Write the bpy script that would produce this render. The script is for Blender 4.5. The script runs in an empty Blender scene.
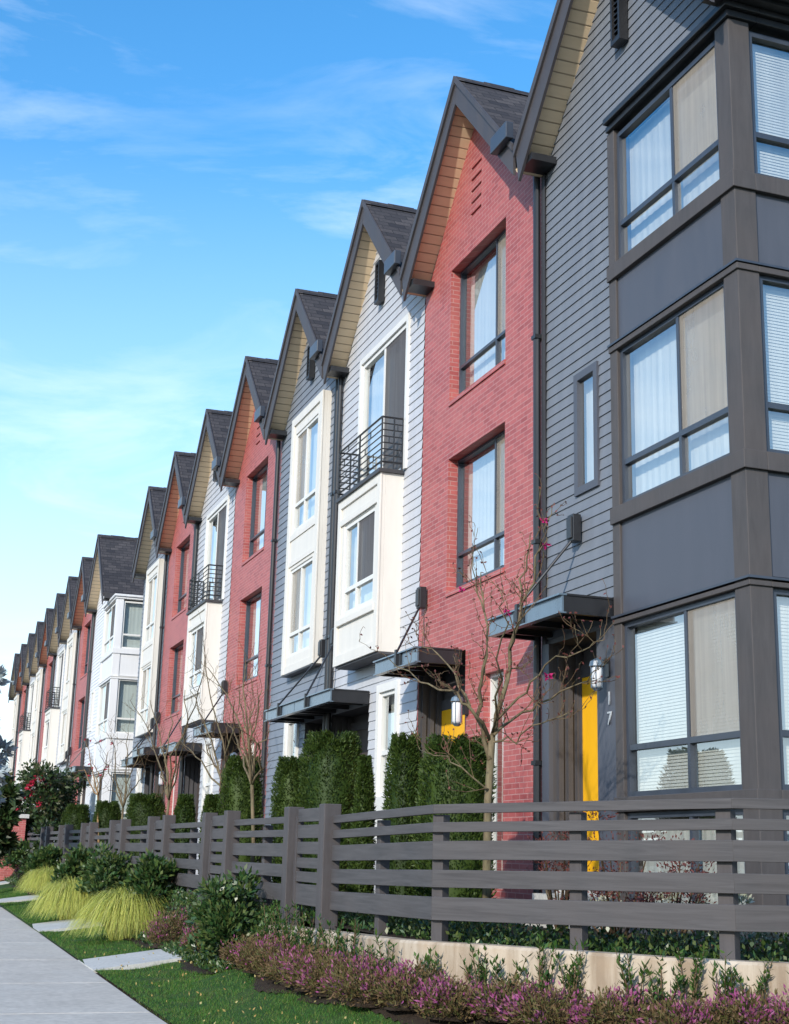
import bpy, math, random
import numpy as np
from mathutils import Matrix, Vector
random.seed(7); RNG = np.random.default_rng(7)
C = bpy.context.scene.collection
SC = bpy.context.scene
PI = math.pi

# ------------------------------------------------------------------ camera
EYE = 1.4
YAW, PITCH, ROLL, FPX, W, H = 0.342942, 0.2463217, 0.0254710, 1365.03, 789, 1024
_f = np.array([math.sin(YAW)*math.cos(PITCH), math.cos(YAW)*math.cos(PITCH), math.sin(PITCH)])
_r = np.array([math.cos(YAW), -math.sin(YAW), 0.0]); _u = np.cross(_r, _f)
RGT = math.cos(ROLL)*_r + math.sin(ROLL)*_u
UPV = -math.sin(ROLL)*_r + math.cos(ROLL)*_u
FWD = _f
cam = bpy.data.cameras.new('camera'); cam_o = bpy.data.objects.new('camera', cam); C.objects.link(cam_o)
cam.sensor_fit = 'VERTICAL'; cam.sensor_height = 24; cam.lens = 24*FPX/H
cam.clip_start = .05; cam.clip_end = 5000
cam_o.matrix_world = Matrix(((RGT[0], UPV[0], -FWD[0], 0), (RGT[1], UPV[1], -FWD[1], 0), (RGT[2], UPV[2], -FWD[2], EYE), (0, 0, 0, 1)))
SC.camera = cam_o

def ray(px, py):
    return RGT*((px-W/2)/FPX) - UPV*((py-H/2)/FPX) + FWD
def at_x(px, py, d):
    r = ray(px, py); p = r*(d/r[0]); return p[0], p[1], p[2]+EYE
def at_depth(px, py, k):
    p = ray(px, py)*k; return p[0], p[1], p[2]+EYE

# ------------------------------------------------------------------ materials
M = {}
def newmat(name):
    m = bpy.data.materials.new(name); m.use_nodes = True
    nt = m.node_tree; nt.nodes.clear()
    out = nt.nodes.new('ShaderNodeOutputMaterial')
    M[name] = m
    return m, nt, out
def N(nt, t, **kw):
    n = nt.nodes.new(t)
    for k, v in kw.items(): setattr(n, k, v)
    return n
def L(nt, a, b): nt.links.new(a, b)
def mixrgb(nt, fac, a, b, mode='MIX'):
    n = N(nt, 'ShaderNodeMix', data_type='RGBA', blend_type=mode)
    for s, v in ((n.inputs[0], fac), (n.inputs[6], a), (n.inputs[7], b)):
        if hasattr(v, 'links') or isinstance(v, bpy.types.NodeSocket): L(nt, v, s)
        elif isinstance(v, (int, float)): s.default_value = v
        else: s.default_value = (*v[:3], 1)
    return n.outputs[2]
def ramp(nt, fac, stops):
    n = N(nt, 'ShaderNodeValToRGB'); e = n.color_ramp.elements
    while len(e) < len(stops): e.new(.5)
    for el, (p, c) in zip(e, stops):
        el.position = p; el.color = (c, c, c, 1) if isinstance(c, (int, float)) else (*c, 1)
    L(nt, fac, n.inputs[0]); return n.outputs[0]
def noise(nt, vec, scale, detail=4, rough=.55, dist=0):
    n = N(nt, 'ShaderNodeTexNoise'); n.inputs['Scale'].default_value = scale
    n.inputs['Detail'].default_value = detail; n.inputs['Roughness'].default_value = rough; n.inputs['Distortion'].default_value = dist
    if vec is not None: L(nt, vec, n.inputs['Vector'])
    return n.outputs['Fac']
def objco(nt, scale=None):
    t = N(nt, 'ShaderNodeTexCoord').outputs['Object']
    if scale:
        mp = N(nt, 'ShaderNodeMapping'); mp.inputs['Scale'].default_value = scale; L(nt, t, mp.inputs[0]); return mp.outputs[0]
    return t
def bump(nt, h, strength=.3, dist=.02):
    b = N(nt, 'ShaderNodeBump'); b.inputs['Strength'].default_value = strength; b.inputs['Distance'].default_value = dist
    L(nt, h, b.inputs['Height']); return b.outputs[0]
def principled(nt, out, col, rough=.6, spec=.4, nrm=None, metal=0):
    p = N(nt, 'ShaderNodeBsdfPrincipled')
    if isinstance(col, bpy.types.NodeSocket): L(nt, col, p.inputs['Base Color'])
    else: p.inputs['Base Color'].default_value = (*col, 1)
    if isinstance(rough, bpy.types.NodeSocket): L(nt, rough, p.inputs['Roughness'])
    else: p.inputs['Roughness'].default_value = rough
    p.inputs['Specular IOR Level'].default_value = spec; p.inputs['Metallic'].default_value = metal
    if nrm is not None: L(nt, nrm, p.inputs['Normal'])
    L(nt, p.outputs[0], out.inputs[0]); return p
def paint(name, col, rough=.5, spec=.4, var=.12, scale=3., streak=True):
    m, nt, out = newmat(name)
    co = objco(nt)
    n1 = noise(nt, objco(nt, (scale*2, scale*2, scale*.35)) if streak else co, 1.0 if streak else scale, 6, .6)
    n2 = noise(nt, co, 60, 3)
    c = mixrgb(nt, ramp(nt, n1, [(.3, 0.), (.7, 1.)]), [x*(1-var) for x in col], [min(1, x*(1+var)) for x in col])
    rr = ramp(nt, n1, [(.2, max(.05, rough-.1)), (.8, min(1, rough+.1))])
    principled(nt, out, c, rr, spec, bump(nt, n2, .12, .003))
    return m
def wood(name, col, axis_scale=(3, 3, 40), rough=.65, var=.22):
    m, nt, out = newmat(name)
    co = objco(nt, axis_scale)
    n1 = noise(nt, co, 1.0, 6, .65, .6); n2 = noise(nt, objco(nt), 2.2, 3)
    a = mixrgb(nt, ramp(nt, n1, [(.3, 0.), (.7, 1.)]), [x*(1-var) for x in col], [x*(1+var) for x in col])
    c = mixrgb(nt, ramp(nt, n2, [(.35, 0.), (.7, .5)]), a, [col[0]*1.25, col[1]*1.15, col[2]*1.08])
    principled(nt, out, c, rough, .35, bump(nt, n1, .25, .004))
    return m

paint('slate_siding', (.168, .183, .210), .55, .4, .10)
paint('panel_grey', (.078, .084, .104), .5, .4, .10)
wood('post_timber', (.074, .067, .066), (14, 14, 2.0), .6, .16)
paint('light_siding', (.50, .51, .54), .55, .35, .07)
paint('mid_siding', (.20, .225, .265), .55, .35, .10)
paint('white_siding', (.74, .75, .78), .55, .35, .05)
paint('cream_panel', (.70, .665, .605), .5, .4, .045)
paint('white_panel', (.72, .72, .73), .5, .4, .04)
paint('white_trim', (.72, .71, .68), .45, .4, .04)
paint('black_metal', (.018, .019, .022), .38, .5, .2)
paint('dark_trim', (.045, .043, .046), .5, .4, .2)
paint('bronze_frame', (.045, .055, .075), .35, .5, .15)
paint('canopy_steel', (.11, .16, .21), .3, .8, .18)
paint('metal_grey', (.42, .44, .46), .35, .6, .05)
paint('barge_board', (.068, .062, .066), .55, .35, .15)
paint('yellow_door', (.86, .44, .012), .4, .4, .04)
paint('dark_door', (.07, .055, .05), .5, .4, .15)
paint('recess_panel', (.075, .073, .08), .6, .3, .15)
wood('fence_timber', (.070, .066, .068), (1.6, 1.6, 34), .62, .34)
wood('fence_post_timber', (.066, .060, .062), (16, 16, 2.2), .62, .2)

def soffit_mat():
    m, nt, out = newmat('soffit_boards')
    co = objco(nt)
    sx = N(nt, 'ShaderNodeSeparateXYZ'); L(nt, co, sx.inputs[0])
    mm = N(nt, 'ShaderNodeMath', operation='MULTIPLY'); L(nt, sx.outputs[2], mm.inputs[0]); mm.inputs[1].default_value = 1/.105
    fr = N(nt, 'ShaderNodeMath', operation='FRACT'); L(nt, mm.outputs[0], fr.inputs[0])
    gr = ramp(nt, fr.outputs[0], [(0, 0.), (.06, 0.), (.12, 1.), (.95, 1.), (1, .3)])
    n1 = noise(nt, objco(nt, (4, 30, 30)), 1, 4)
    c = mixrgb(nt, n1, (.72, .55, .35), (.86, .68, .46))
    c = mixrgb(nt, gr, (.34, .26, .17), c)
    principled(nt, out, c, .6, .3, bump(nt, gr, .6, .01))
soffit_mat()

def brick_mat():
    m, nt, out = newmat('red_brick')
    co = objco(nt)
    s = N(nt, 'ShaderNodeSeparateXYZ'); L(nt, co, s.inputs[0])
    a = N(nt, 'ShaderNodeMath', operation='ADD'); L(nt, s.outputs[0], a.inputs[0]); L(nt, s.outputs[1], a.inputs[1])
    cb = N(nt, 'ShaderNodeCombineXYZ'); L(nt, a.outputs[0], cb.inputs[0]); L(nt, s.outputs[2], cb.inputs[1])
    b = N(nt, 'ShaderNodeTexBrick'); L(nt, cb.outputs[0], b.inputs['Vector'])
    for k, v in (('Scale', 1), ('Brick Width', .205), ('Row Height', .064), ('Mortar Size', .0055), ('Mortar Smooth', .15), ('Bias', -.1)): b.inputs[k].default_value = v
    b.inputs['Color1'].default_value = (.44, .100, .092, 1); b.inputs['Color2'].default_value = (.29, .055, .054, 1); b.inputs['Mortar'].default_value = (.46, .25, .235, 1)
    n1 = noise(nt, co, 1.3, 6, .6); n2 = noise(nt, co, 9, 4)
    c = mixrgb(nt, ramp(nt, n1, [(.38, 0.), (.68, .42)]), b.outputs['Color'], (.50, .17, .145))
    c = mixrgb(nt, ramp(nt, n2, [(.48, 0.), (.75, .4)]), c, (.30, .07, .075))
    h = mixrgb(nt, .25, b.outputs['Fac'], noise(nt, co, 90, 3))
    inv = N(nt, 'ShaderNodeInvert'); L(nt, b.outputs['Fac'], inv.inputs[1])
    principled(nt, out, c, .55, .5, bump(nt, inv.outputs[0], .5, .007))
brick_mat()

def shingle_mat():
    m, nt, out = newmat('roof_shingles')
    co = objco(nt)
    s = N(nt, 'ShaderNodeSeparateXYZ'); L(nt, co, s.inputs[0])
    cb = N(nt, 'ShaderNodeCombineXYZ'); L(nt, s.outputs[0], cb.inputs[0]); L(nt, s.outputs[2], cb.inputs[1])
    b = N(nt, 'ShaderNodeTexBrick'); L(nt, cb.outputs[0], b.inputs['Vector'])
    for k, v in (('Scale', 1), ('Brick Width', .28), ('Row Height', .11), ('Mortar Size', .006), ('Bias', 0)): b.inputs[k].default_value = v
    b.inputs['Color1'].default_value = (.035, .034, .039, 1); b.inputs['Color2'].default_value = (.095, .085, .085, 1); b.inputs['Mortar'].default_value = (.02, .02, .022, 1)
    n2 = noise(nt, co, 22, 4)
    c = mixrgb(nt, ramp(nt, n2, [(.35, 0.), (.7, .6)]), b.outputs['Color'], (.035, .034, .04))
    inv = N(nt, 'ShaderNodeInvert'); L(nt, b.outputs['Fac'], inv.inputs[1])
    principled(nt, out, c, .9, .2, bump(nt, inv.outputs[0], .7, .015))
shingle_mat()

def glass_mat(name='window_glass', base=.28, tint=(.93, .97, 1)):
    m, nt, out = newmat(name)
    lw = N(nt, 'ShaderNodeLayerWeight'); lw.inputs[0].default_value = .5
    pw = N(nt, 'ShaderNodeMath', operation='POWER'); L(nt, lw.outputs['Facing'], pw.inputs[0]); pw.inputs[1].default_value = 2.6
    ad = N(nt, 'ShaderNodeMath', operation='MULTIPLY_ADD', use_clamp=True); L(nt, pw.outputs[0], ad.inputs[0]); ad.inputs[1].default_value = 1-base; ad.inputs[2].default_value = base
    co = objco(nt); nb = bump(nt, noise(nt, co, .9, 2), .05, .05)
    g = N(nt, 'ShaderNodeBsdfGlossy'); g.inputs['Color'].default_value = (*tint, 1); g.inputs['Roughness'].default_value = .015; L(nt, nb, g.inputs['Normal'])
    t = N(nt, 'ShaderNodeBsdfTransparent'); t.inputs[0].default_value = (.93, .96, .95, 1)
    mx = N(nt, 'ShaderNodeMixShader'); L(nt, ad.outputs[0], mx.inputs[0]); L(nt, t.outputs[0], mx.inputs[1]); L(nt, g.outputs[0], mx.inputs[2])
    L(nt, mx.outputs[0], out.inputs[0])
glass_mat()
def screen_mat(name, col, op):
    m, nt, out = newmat(name)
    co = objco(nt, (16, 16, .7)); n1 = noise(nt, co, 1, 5); n2 = noise(nt, objco(nt), 1.1, 4)
    c = mixrgb(nt, ramp(nt, n1, [(.3, 0.), (.7, 1.)]), [x*.86 for x in col], [x*1.1 for x in col])
    d = N(nt, 'ShaderNodeBsdfDiffuse'); L(nt, c, d.inputs[0])
    t = N(nt, 'ShaderNodeBsdfTransparent')
    mx = N(nt, 'ShaderNodeMixShader'); L(nt, ramp(nt, n2, [(.3, op-.10), (.7, op+.08)]), mx.inputs[0])
    L(nt, t.outputs[0], mx.inputs[1]); L(nt, d.outputs[0], mx.inputs[2]); L(nt, mx.outputs[0], out.inputs[0])
screen_mat('insect_mesh', (.42, .365, .30), .52)
screen_mat('dark_mesh', (.13, .125, .13), .80)
def cloth(name, col, fold=True):
    m, nt, out = newmat(name)
    co = objco(nt, (9, 9, .5)); n1 = noise(nt, co, 1, 3)
    c = mixrgb(nt, ramp(nt, n1, [(.3, 0.), (.7, 1.)]), [x*.86 for x in col], col)
    d = principled(nt, out, c, .85, .1, bump(nt, n1, .5 if fold else .05, .03))
cloth('sheer_curtain', (.86, .86, .82)); cloth('cream_blind', (.80, .76, .62), False); cloth('blind_slats', (.86, .85, .80), False); cloth('grey_blind', (.84, .90, .86), False)

def ground_mat(name, c1, c2, scale, rough=.9, bs=.4, bd=.02, extra=None):
    m, nt, out = newmat(name)
    co = objco(nt); n1 = noise(nt, co, scale, 8, .65); n2 = noise(nt, co, scale*9, 4)
    c = mixrgb(nt, ramp(nt, n1, [(.32, 0.), (.68, 1.)]), c1, c2)
    c = mixrgb(nt, ramp(nt, n2, [(.35, .0), (.7, .45)]), c, [x*.6 for x in c1])
    if extra: c = mixrgb(nt, ramp(nt, noise(nt, co, scale*.35, 4), [(.5, 0.), (.72, .6)]), c, extra)
    principled(nt, out, c, rough, .25, bump(nt, n2, bs, bd))
ground_mat('sidewalk_concrete', (.49, .455, .405), (.60, .56, .50), 1.6, .85, .15, .004, (.50, .49, .46))
ground_mat('path_concrete', (.48, .48, .46), (.57, .56, .53), 3, .85, .15, .004)
ground_mat('soil', (.030, .021, .015), (.055, .038, .026), 12, .95, .8, .03)
ground_mat('lawn_ground', (.018, .050, .010), (.040, .092, .016), 6, .95, .8, .02, (.10, .10, .03))
ground_mat('asphalt', (.045, .045, .047), (.06, .06, .062), 8, .9, .4, .005)
ground_mat('far_ground', (.045, .06, .03), (.07, .08, .045), .2, .95)
def wall_concrete():
    m, nt, out = newmat('wall_concrete')
    co = objco(nt); n1 = noise(nt, objco(nt, (5, 5, .6)), 1, 6, .65); n2 = noise(nt, co, 3, 6); n3 = noise(nt, co, 70, 3)
    c = mixrgb(nt, ramp(nt, n1, [(.38, 0.), (.62, 1.)]), (.29, .22, .155), (.52, .44, .345))
    c = mixrgb(nt, ramp(nt, n2, [(.5, 0.), (.7, .5)]), c, (.40, .29, .19))
    principled(nt, out, c, .85, .25, bump(nt, n3, .3, .005))
wall_concrete()

def leaf_mat(name, cols, trans=.25, rough=.5, spec=.35):
    m, nt, out = newmat(name)
    g = N(nt, 'ShaderNodeNewGeometry')
    r = N(nt, 'ShaderNodeValToRGB'); e = r.color_ramp.elements
    while len(e) < len(cols): e.new(.5)
    for i, (el, c) in enumerate(zip(e, cols)): el.position = i/max(1, len(cols)-1); el.color = (*c, 1)
    L(nt, g.outputs['Random Per Island'], r.inputs[0])
    p = N(nt, 'ShaderNodeBsdfPrincipled'); L(nt, r.outputs[0], p.inputs['Base Color']); p.inputs['Roughness'].default_value = rough; p.inputs['Specular IOR Level'].default_value = spec
    t = N(nt, 'ShaderNodeBsdfTranslucent'); L(nt, r.outputs[0], t.inputs[0])
    mx = N(nt, 'ShaderNodeMixShader'); mx.inputs[0].default_value = trans
    L(nt, p.outputs[0], mx.inputs[1]); L(nt, t.outputs[0], mx.inputs[2]); L(nt, mx.outputs[0], out.inputs[0])
leaf_mat('cypress_foliage', [(.018, .040, .006), (.035, .070, .010), (.075, .115, .016), (.022, .048, .008), (.050, .085, .012)], .2, .6)
leaf_mat('laurel_leaf', [(.016, .046, .014), (.035, .090, .026), (.085, .135, .032), (.022, .065, .020), (.13, .16, .045), (.018, .052, .016)], .2, .35, .5)
leaf_mat('young_leaf', [(.025, .07, .015), (.05, .115, .022), (.10, .16, .035), (.03, .08, .02)], .25, .4, .4)
leaf_mat('heather_leaf', [(.06, .075, .018), (.13, .11, .035), (.17, .10, .05), (.09, .06, .025)], .2, .7)
leaf_mat('heather_bloom', [(.26, .045, .14), (.38, .08, .25), (.42, .16, .25), (.22, .06, .10)], .3, .7)
leaf_mat('yellow_grass', [(.46, .47, .08), (.62, .60, .15), (.34, .43, .08), (.62, .58, .22)], .3, .6)
leaf_mat('lawn_blade', [(.028, .11, .014), (.055, .17, .024), (.09, .20, .028), (.19, .20, .05)], .3, .6)
leaf_mat('barberry_leaf', [(.11, .03, .03), (.17, .05, .04), (.08, .03, .025)], .2, .6)
leaf_mat('fallen_leaf', [(.45, .36, .12), (.38, .24, .08), (.5, .45, .2)], .2, .7)
leaf_mat('pale_leaf', [(.45, .44, .34), (.30, .32, .2), (.55, .53, .45)], .2, .6)
leaf_mat('magenta_petal', [(.50, .01, .13), (.62, .02, .20), (.42, .01, .10)], .3, .5)
leaf_mat('red_petal', [(.45, .02, .05), (.58, .04, .09), (.36, .01, .04)], .3, .5)
leaf_mat('white_petal', [(.8, .78, .72), (.75, .7, .68)], .3, .5)
leaf_mat('frosty_twig_leaf', [(.30, .36, .38), (.42, .48, .50)], .2, .8)
leaf_mat('dark_leaf', [(.014, .034, .012), (.030, .062, .018), (.045, .08, .02), (.06, .05, .02)], .2, .45, .45)
def bark(name, c1, c2):
    m, nt, out = newmat(name); co = objco(nt, (14, 14, 4)); n1 = noise(nt, co, 1, 6, .65); n2 = noise(nt, objco(nt), 6, 4)
    c = mixrgb(nt, ramp(nt, n1, [(.35, 0.), (.65, 1.)]), c1, c2)
    c = mixrgb(nt, ramp(nt, n2, [(.5, 0.), (.7, .5)]), c, (.17, .17, .09))
    principled(nt, out, c, .85, .2, bump(nt, n1, .5, .01))
bark('grey_bark', (.075, .058, .034), (.20, .155, .092)); bark('brown_twig', (.075, .048, .028), (.16, .105, .06)); bark('orange_bark', (.20, .11, .05), (.32, .20, .09))

# ------------------------------------------------------------------ mesh helpers
class MB:
    def __init__(self): self.v = []; self.f = []
    def poly(self, pts):
        i = len(self.v); self.v += [tuple(p) for p in pts]; self.f.append(tuple(range(i, i+len(pts))))
    def box(self, a, b):
        (x0, y0, z0), (x1, y1, z1) = [tuple(min(p, q) for p, q in zip(a, b)), tuple(max(p, q) for p, q in zip(a, b))]
        i = len(self.v)
        self.v += [(x0, y0, z0), (x1, y0, z0), (x1, y1, z0), (x0, y1, z0), (x0, y0, z1), (x1, y0, z1), (x1, y1, z1), (x0, y1, z1)]
        for q in ((0, 3, 2, 1), (4, 5, 6, 7), (0, 1, 5, 4), (1, 2, 6, 5), (2, 3, 7, 6), (3, 0, 4, 7)): self.f.append(tuple(i+k for k in q))
    def hexa(self, lo, hi):   # two quads of 4 points each
        i = len(self.v); self.v += [tuple(p) for p in lo] + [tuple(p) for p in hi]
        for q in ((0, 3, 2, 1), (4, 5, 6, 7), (0, 1, 5, 4), (1, 2, 6, 5), (2, 3, 7, 6), (3, 0, 4, 7)): self.f.append(tuple(i+k for k in q))
    def prism(self, poly2, x0, x1):   # polygon in (y,z), extruded along x
        n = len(poly2); i = len(self.v)
        self.v += [(x0, y, z) for y, z in poly2] + [(x1, y, z) for y, z in poly2]
        self.f.append(tuple(range(i, i+n))[::-1]); self.f.append(tuple(range(i+n, i+2*n)))
        for k in range(n): self.f.append((i+k, i+(k+1) % n, i+n+(k+1) % n, i+n+k))
    def tube(self, pts, rads, n=6, cap=True):
        pts = [Vector(p) for p in pts]; base = len(self.v); up = Vector((.3, .2, 1))
        for k, p in enumerate(pts):
            t = (pts[min(k+1, len(pts)-1)] - pts[max(k-1, 0)]).normalized()
            a = t.cross(up)
            if a.length < 1e-3: a = t.cross(Vector((1, 0, 0)))
            a.normalize(); b = t.cross(a)
            for j in range(n):
                an = 2*PI*j/n; q = p + (a*math.cos(an) + b*math.sin(an))*rads[k]; self.v.append(tuple(q))
        for k in range(len(pts)-1):
            for j in range(n):
                j2 = (j+1) % n; self.f.append((base+k*n+j, base+k*n+j2, base+(k+1)*n+j2, base+(k+1)*n+j))
        if cap:
            self.f.append(tuple(base+j for j in range(n))[::-1]); self.f.append(tuple(base+(len(pts)-1)*n+j for j in range(n)))
    def mesh(self, name):
        me = bpy.data.meshes.new(name); me.from_pydata(self.v, [], self.f); me.update(); return me
    def build(self, name, mat, parent=None, bevel=0, smooth=False, label=None, recalc=True):
        if not self.v: return None
        me = self.mesh(name)
        return link(name, me, mat, parent, bevel, smooth, label, recalc)
def link(name, me, mat, parent=None, bevel=0, smooth=False, label=None, recalc=False):
    if recalc:
        import bmesh
        bm = bmesh.new(); bm.from_mesh(me); bmesh.ops.recalc_face_normals(bm, faces=bm.faces); bm.to_mesh(me); bm.free()
    me.materials.append(M[mat])
    if smooth: me.polygons.foreach_set('use_smooth', [True]*len(me.polygons))
    o = bpy.data.objects.new(name, me); C.objects.link(o)
    if parent: o.parent = parent
    if bevel:
        b = o.modifiers.new('bevel', 'BEVEL'); b.width = bevel; b.segments = 2; b.limit_method = 'ANGLE'
    if label: o['label'] = label
    return o
def np_mesh(name, v, f):   # v (n,3), f (m,k)
    me = bpy.data.meshes.new(name); k = f.shape[1]
    me.vertices.add(len(v)); me.vertices.foreach_set('co', np.ascontiguousarray(v, np.float32).ravel())
    me.loops.add(f.size); me.loops.foreach_set('vertex_index', np.ascontiguousarray(f, np.int32).ravel())
    me.polygons.add(len(f)); me.polygons.foreach_set('loop_start', np.arange(0, f.size, k, dtype=np.int32))
    me.update(calc_edges=True); me.validate(); return me
def empty(name, loc, label, cat, group=None, rz=0):
    o = bpy.data.objects.new(name, None); C.objects.link(o); o.location = loc; o.rotation_euler = (0, 0, rz); o.empty_display_size = .2
    return tag(o, label, cat, group)
def tag(o, label, cat, group=None):
    o['label'] = label; o['category'] = cat
    if group: o['group'] = group
    return o
def structure(o): o['kind'] = 'structure'; return o
def copy_tree(o, parent=None):
    c = o.copy(); C.objects.link(c)
    if parent: c.parent = parent
    for ch in [x for x in C.objects if x.parent == o]: copy_tree(ch, c)
    return c
ORD = ['first', 'second', 'third', 'fourth', 'fifth', 'sixth', 'seventh', 'eighth', 'ninth', 'tenth', 'eleventh', 'twelfth', 'thirteenth', 'fourteenth', 'fifteenth', 'sixteenth', 'seventeenth', 'eighteenth', 'nineteenth', 'twentieth', 'twenty-first', 'twenty-second', 'twenty-third', 'twenty-fourth']

# ------------------------------------------------------------------ house pieces (local: x=0 facade plane, -x to the street, y along the street, z world)
SL = 1.055; APEX = 11.93; HALF = 2.0; OVER = .33; YARD = .72
def roof_z(y): return APEX - SL*abs(y)
WALL_DROP = .28
def clad(mb, y0, y1, z0, ztop, openings, x0=0.0, course=None, t=0.0, gable=True, apex=APEX-WALL_DROP):
    """wall skin in the plane x=x0, openings (ya,yb,za,zb); boards when course is given"""
    zs = {z0, ztop}
    eave = apex - SL*HALF
    if gable and z0 < eave < ztop: zs.add(eave)
    for o in openings: zs |= {o[2], o[3]}
    if course:
        k = math.ceil(z0/course)
        while k*course < ztop: zs.add(round(k*course, 5)); k += 1
    zs = sorted(z for z in zs if z0-1e-6 <= z <= ztop+1e-6)
    def lim(z):
        if not gable or z <= eave+1e-6: return y0, y1
        h = max(0.0, (apex-z)/SL); return max(y0, -h), min(y1, h)
    for za, zb in zip(zs[:-1], zs[1:]):
        if zb-za < 1e-4: continue
        zm = (za+zb)/2
        cuts = sorted([(o[0], o[1]) for o in openings if o[2] < zm < o[3]])
        la, ra = lim(za); lb, rb = lim(zb)
        segs = []; cur = (la, lb)
        for a, b in cuts:
            segs.append((cur[0], cur[1], a, a)); cur = (b, b)
        segs.append((cur[0], cur[1], ra, rb))
        if course:
            k = math.floor(zm/course); fa = (za-k*course)/course; fb = (zb-k*course)/course
            xa = x0 - t*(1-fa); xb = x0 - t*(1-fb)*1.0
        else: xa = xb = x0; fa = 1
        for l0, l1, r0, r1 in segs:
            if r0-l0 < 1e-3: continue
            pts = [(xa, l0, za), (xa, r0, za), (xb, r1, zb), (xb, l1, zb)]
            if r1-l1 < 1e-3: pts = [(xa, l0, za), (xa, r0, za), (xb, (l1+r1)/2, zb)]
            mb.poly(pts[::-1])
            if course and fa < .01: mb.poly([(x0, l0, za), (x0, r0, za), (xa, r0, za), (xa, l0, za)])
def jambs(mb, o, x0, depth):
    ya, yb, za, zb = o; x1 = x0+depth
    mb.poly([(x0, ya, za), (x0, ya, zb), (x1, ya, zb), (x1, ya, za)])
    mb.poly([(x0, yb, za), (x1, yb, za), (x1, yb, zb), (x0, yb, zb)])
    mb.poly([(x0, ya, zb), (x0, yb, zb), (x1, yb, zb), (x1, ya, zb)])
    mb.poly([(x0, ya, za), (x1, ya, za), (x1, yb, za), (x0, yb, za)])
class FB(MB):
    """builder whose coordinates are (u, n, z): u along the face, n outwards; face 'front' or 'end'"""
    def __init__(self, face='front', org=0.0): super().__init__(); self.face = face; self.org = org
    def P(self, u, n, z): return (self.org-n, u, z) if self.face == 'front' else (u, self.org-n, z)
    def bx(self, u0, u1, n0, n1, z0, z1): self.box(self.P(u0, n0, z0), self.P(u1, n1, z1))
    def sheet(self, u0, u1, n, z0, z1): self.poly([self.P(u0, n, z0), self.P(u1, n, z0), self.P(u1, n, z1), self.P(u0, n, z1)])
def window(parent, u0, u1, z0, z1, face='front', org=0.0, frame='bronze_frame', fw=.055, mull=None, trans=None, screen=None, screen_mat='insect_mesh', blind='sheer_curtain', gap=None, slats=False, depth=.07, name='window', lower_split=True):
    """frame (window) with pane, blind and insect screen below it; n=0 is the frame's outer face"""
    b = FB(face, org)
    b.bx(u0, u0+fw, -depth, 0, z0, z1); b.bx(u1-fw, u1, -depth, 0, z0, z1)
    b.bx(u0+fw, u1-fw, -depth, 0, z0, z0+fw); b.bx(u0+fw, u1-fw, -depth, 0, z1-fw, z1)
    if trans: b.bx(u0+fw, u1-fw, -depth, -.004, trans-fw*.55, trans+fw*.55)
    if mull:
        lo = z0+fw if lower_split else trans
        for a, c in ([(trans+fw*.55, z1-fw)] + ([(z0+fw, trans-fw*.55)] if lower_split else [])) if trans else [(z0+fw, z1-fw)]:
            b.bx(mull-fw*.45, mull+fw*.45, -depth, -.006, a, c)
    w = b.build(name, frame, parent)
    p = FB(face, org); p.sheet(u0+fw*.5, u1-fw*.5, -depth*.62, z0+fw*.5, z1-fw*.5); p.build('pane', 'window_glass', w)
    c = FB(face, org)
    if slats:
        z = z0+fw
        while z < z1-fw*.6:
            c.poly([c.P(u0+fw, -depth-.036, z), c.P(u1-fw, -depth-.036, z), c.P(u1-fw, -depth-.05, z+.04), c.P(u0+fw, -depth-.045, z+.036)]); z += .031
        c.sheet(u0, u1, -depth-.10, z0, z1)
    else:
        # gently pleated cloth, hung behind the glass
        n = max(6, int((u1-u0)/.06)); us = np.linspace(u0, u1, n+1)
        for k in range(n):
            na = -depth-.09-.005*(k % 2); nb = -depth-.09-.005*((k+1) % 2)
            c.poly([c.P(us[k], na, z0), c.P(us[k+1], nb, z0), c.P(us[k+1], nb, z1), c.P(us[k], na, z1)])
    c.build('blind' if slats or blind.endswith('blind') else 'curtain', blind, w, recalc=False)
    if screen:
        s = FB(face, org); s.sheet(screen[0]+.03, screen[1]-.03, -.016, (trans or z0)+fw*.6, z1-fw); s.build('insect_screen', screen_mat, w)
    return w
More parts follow.
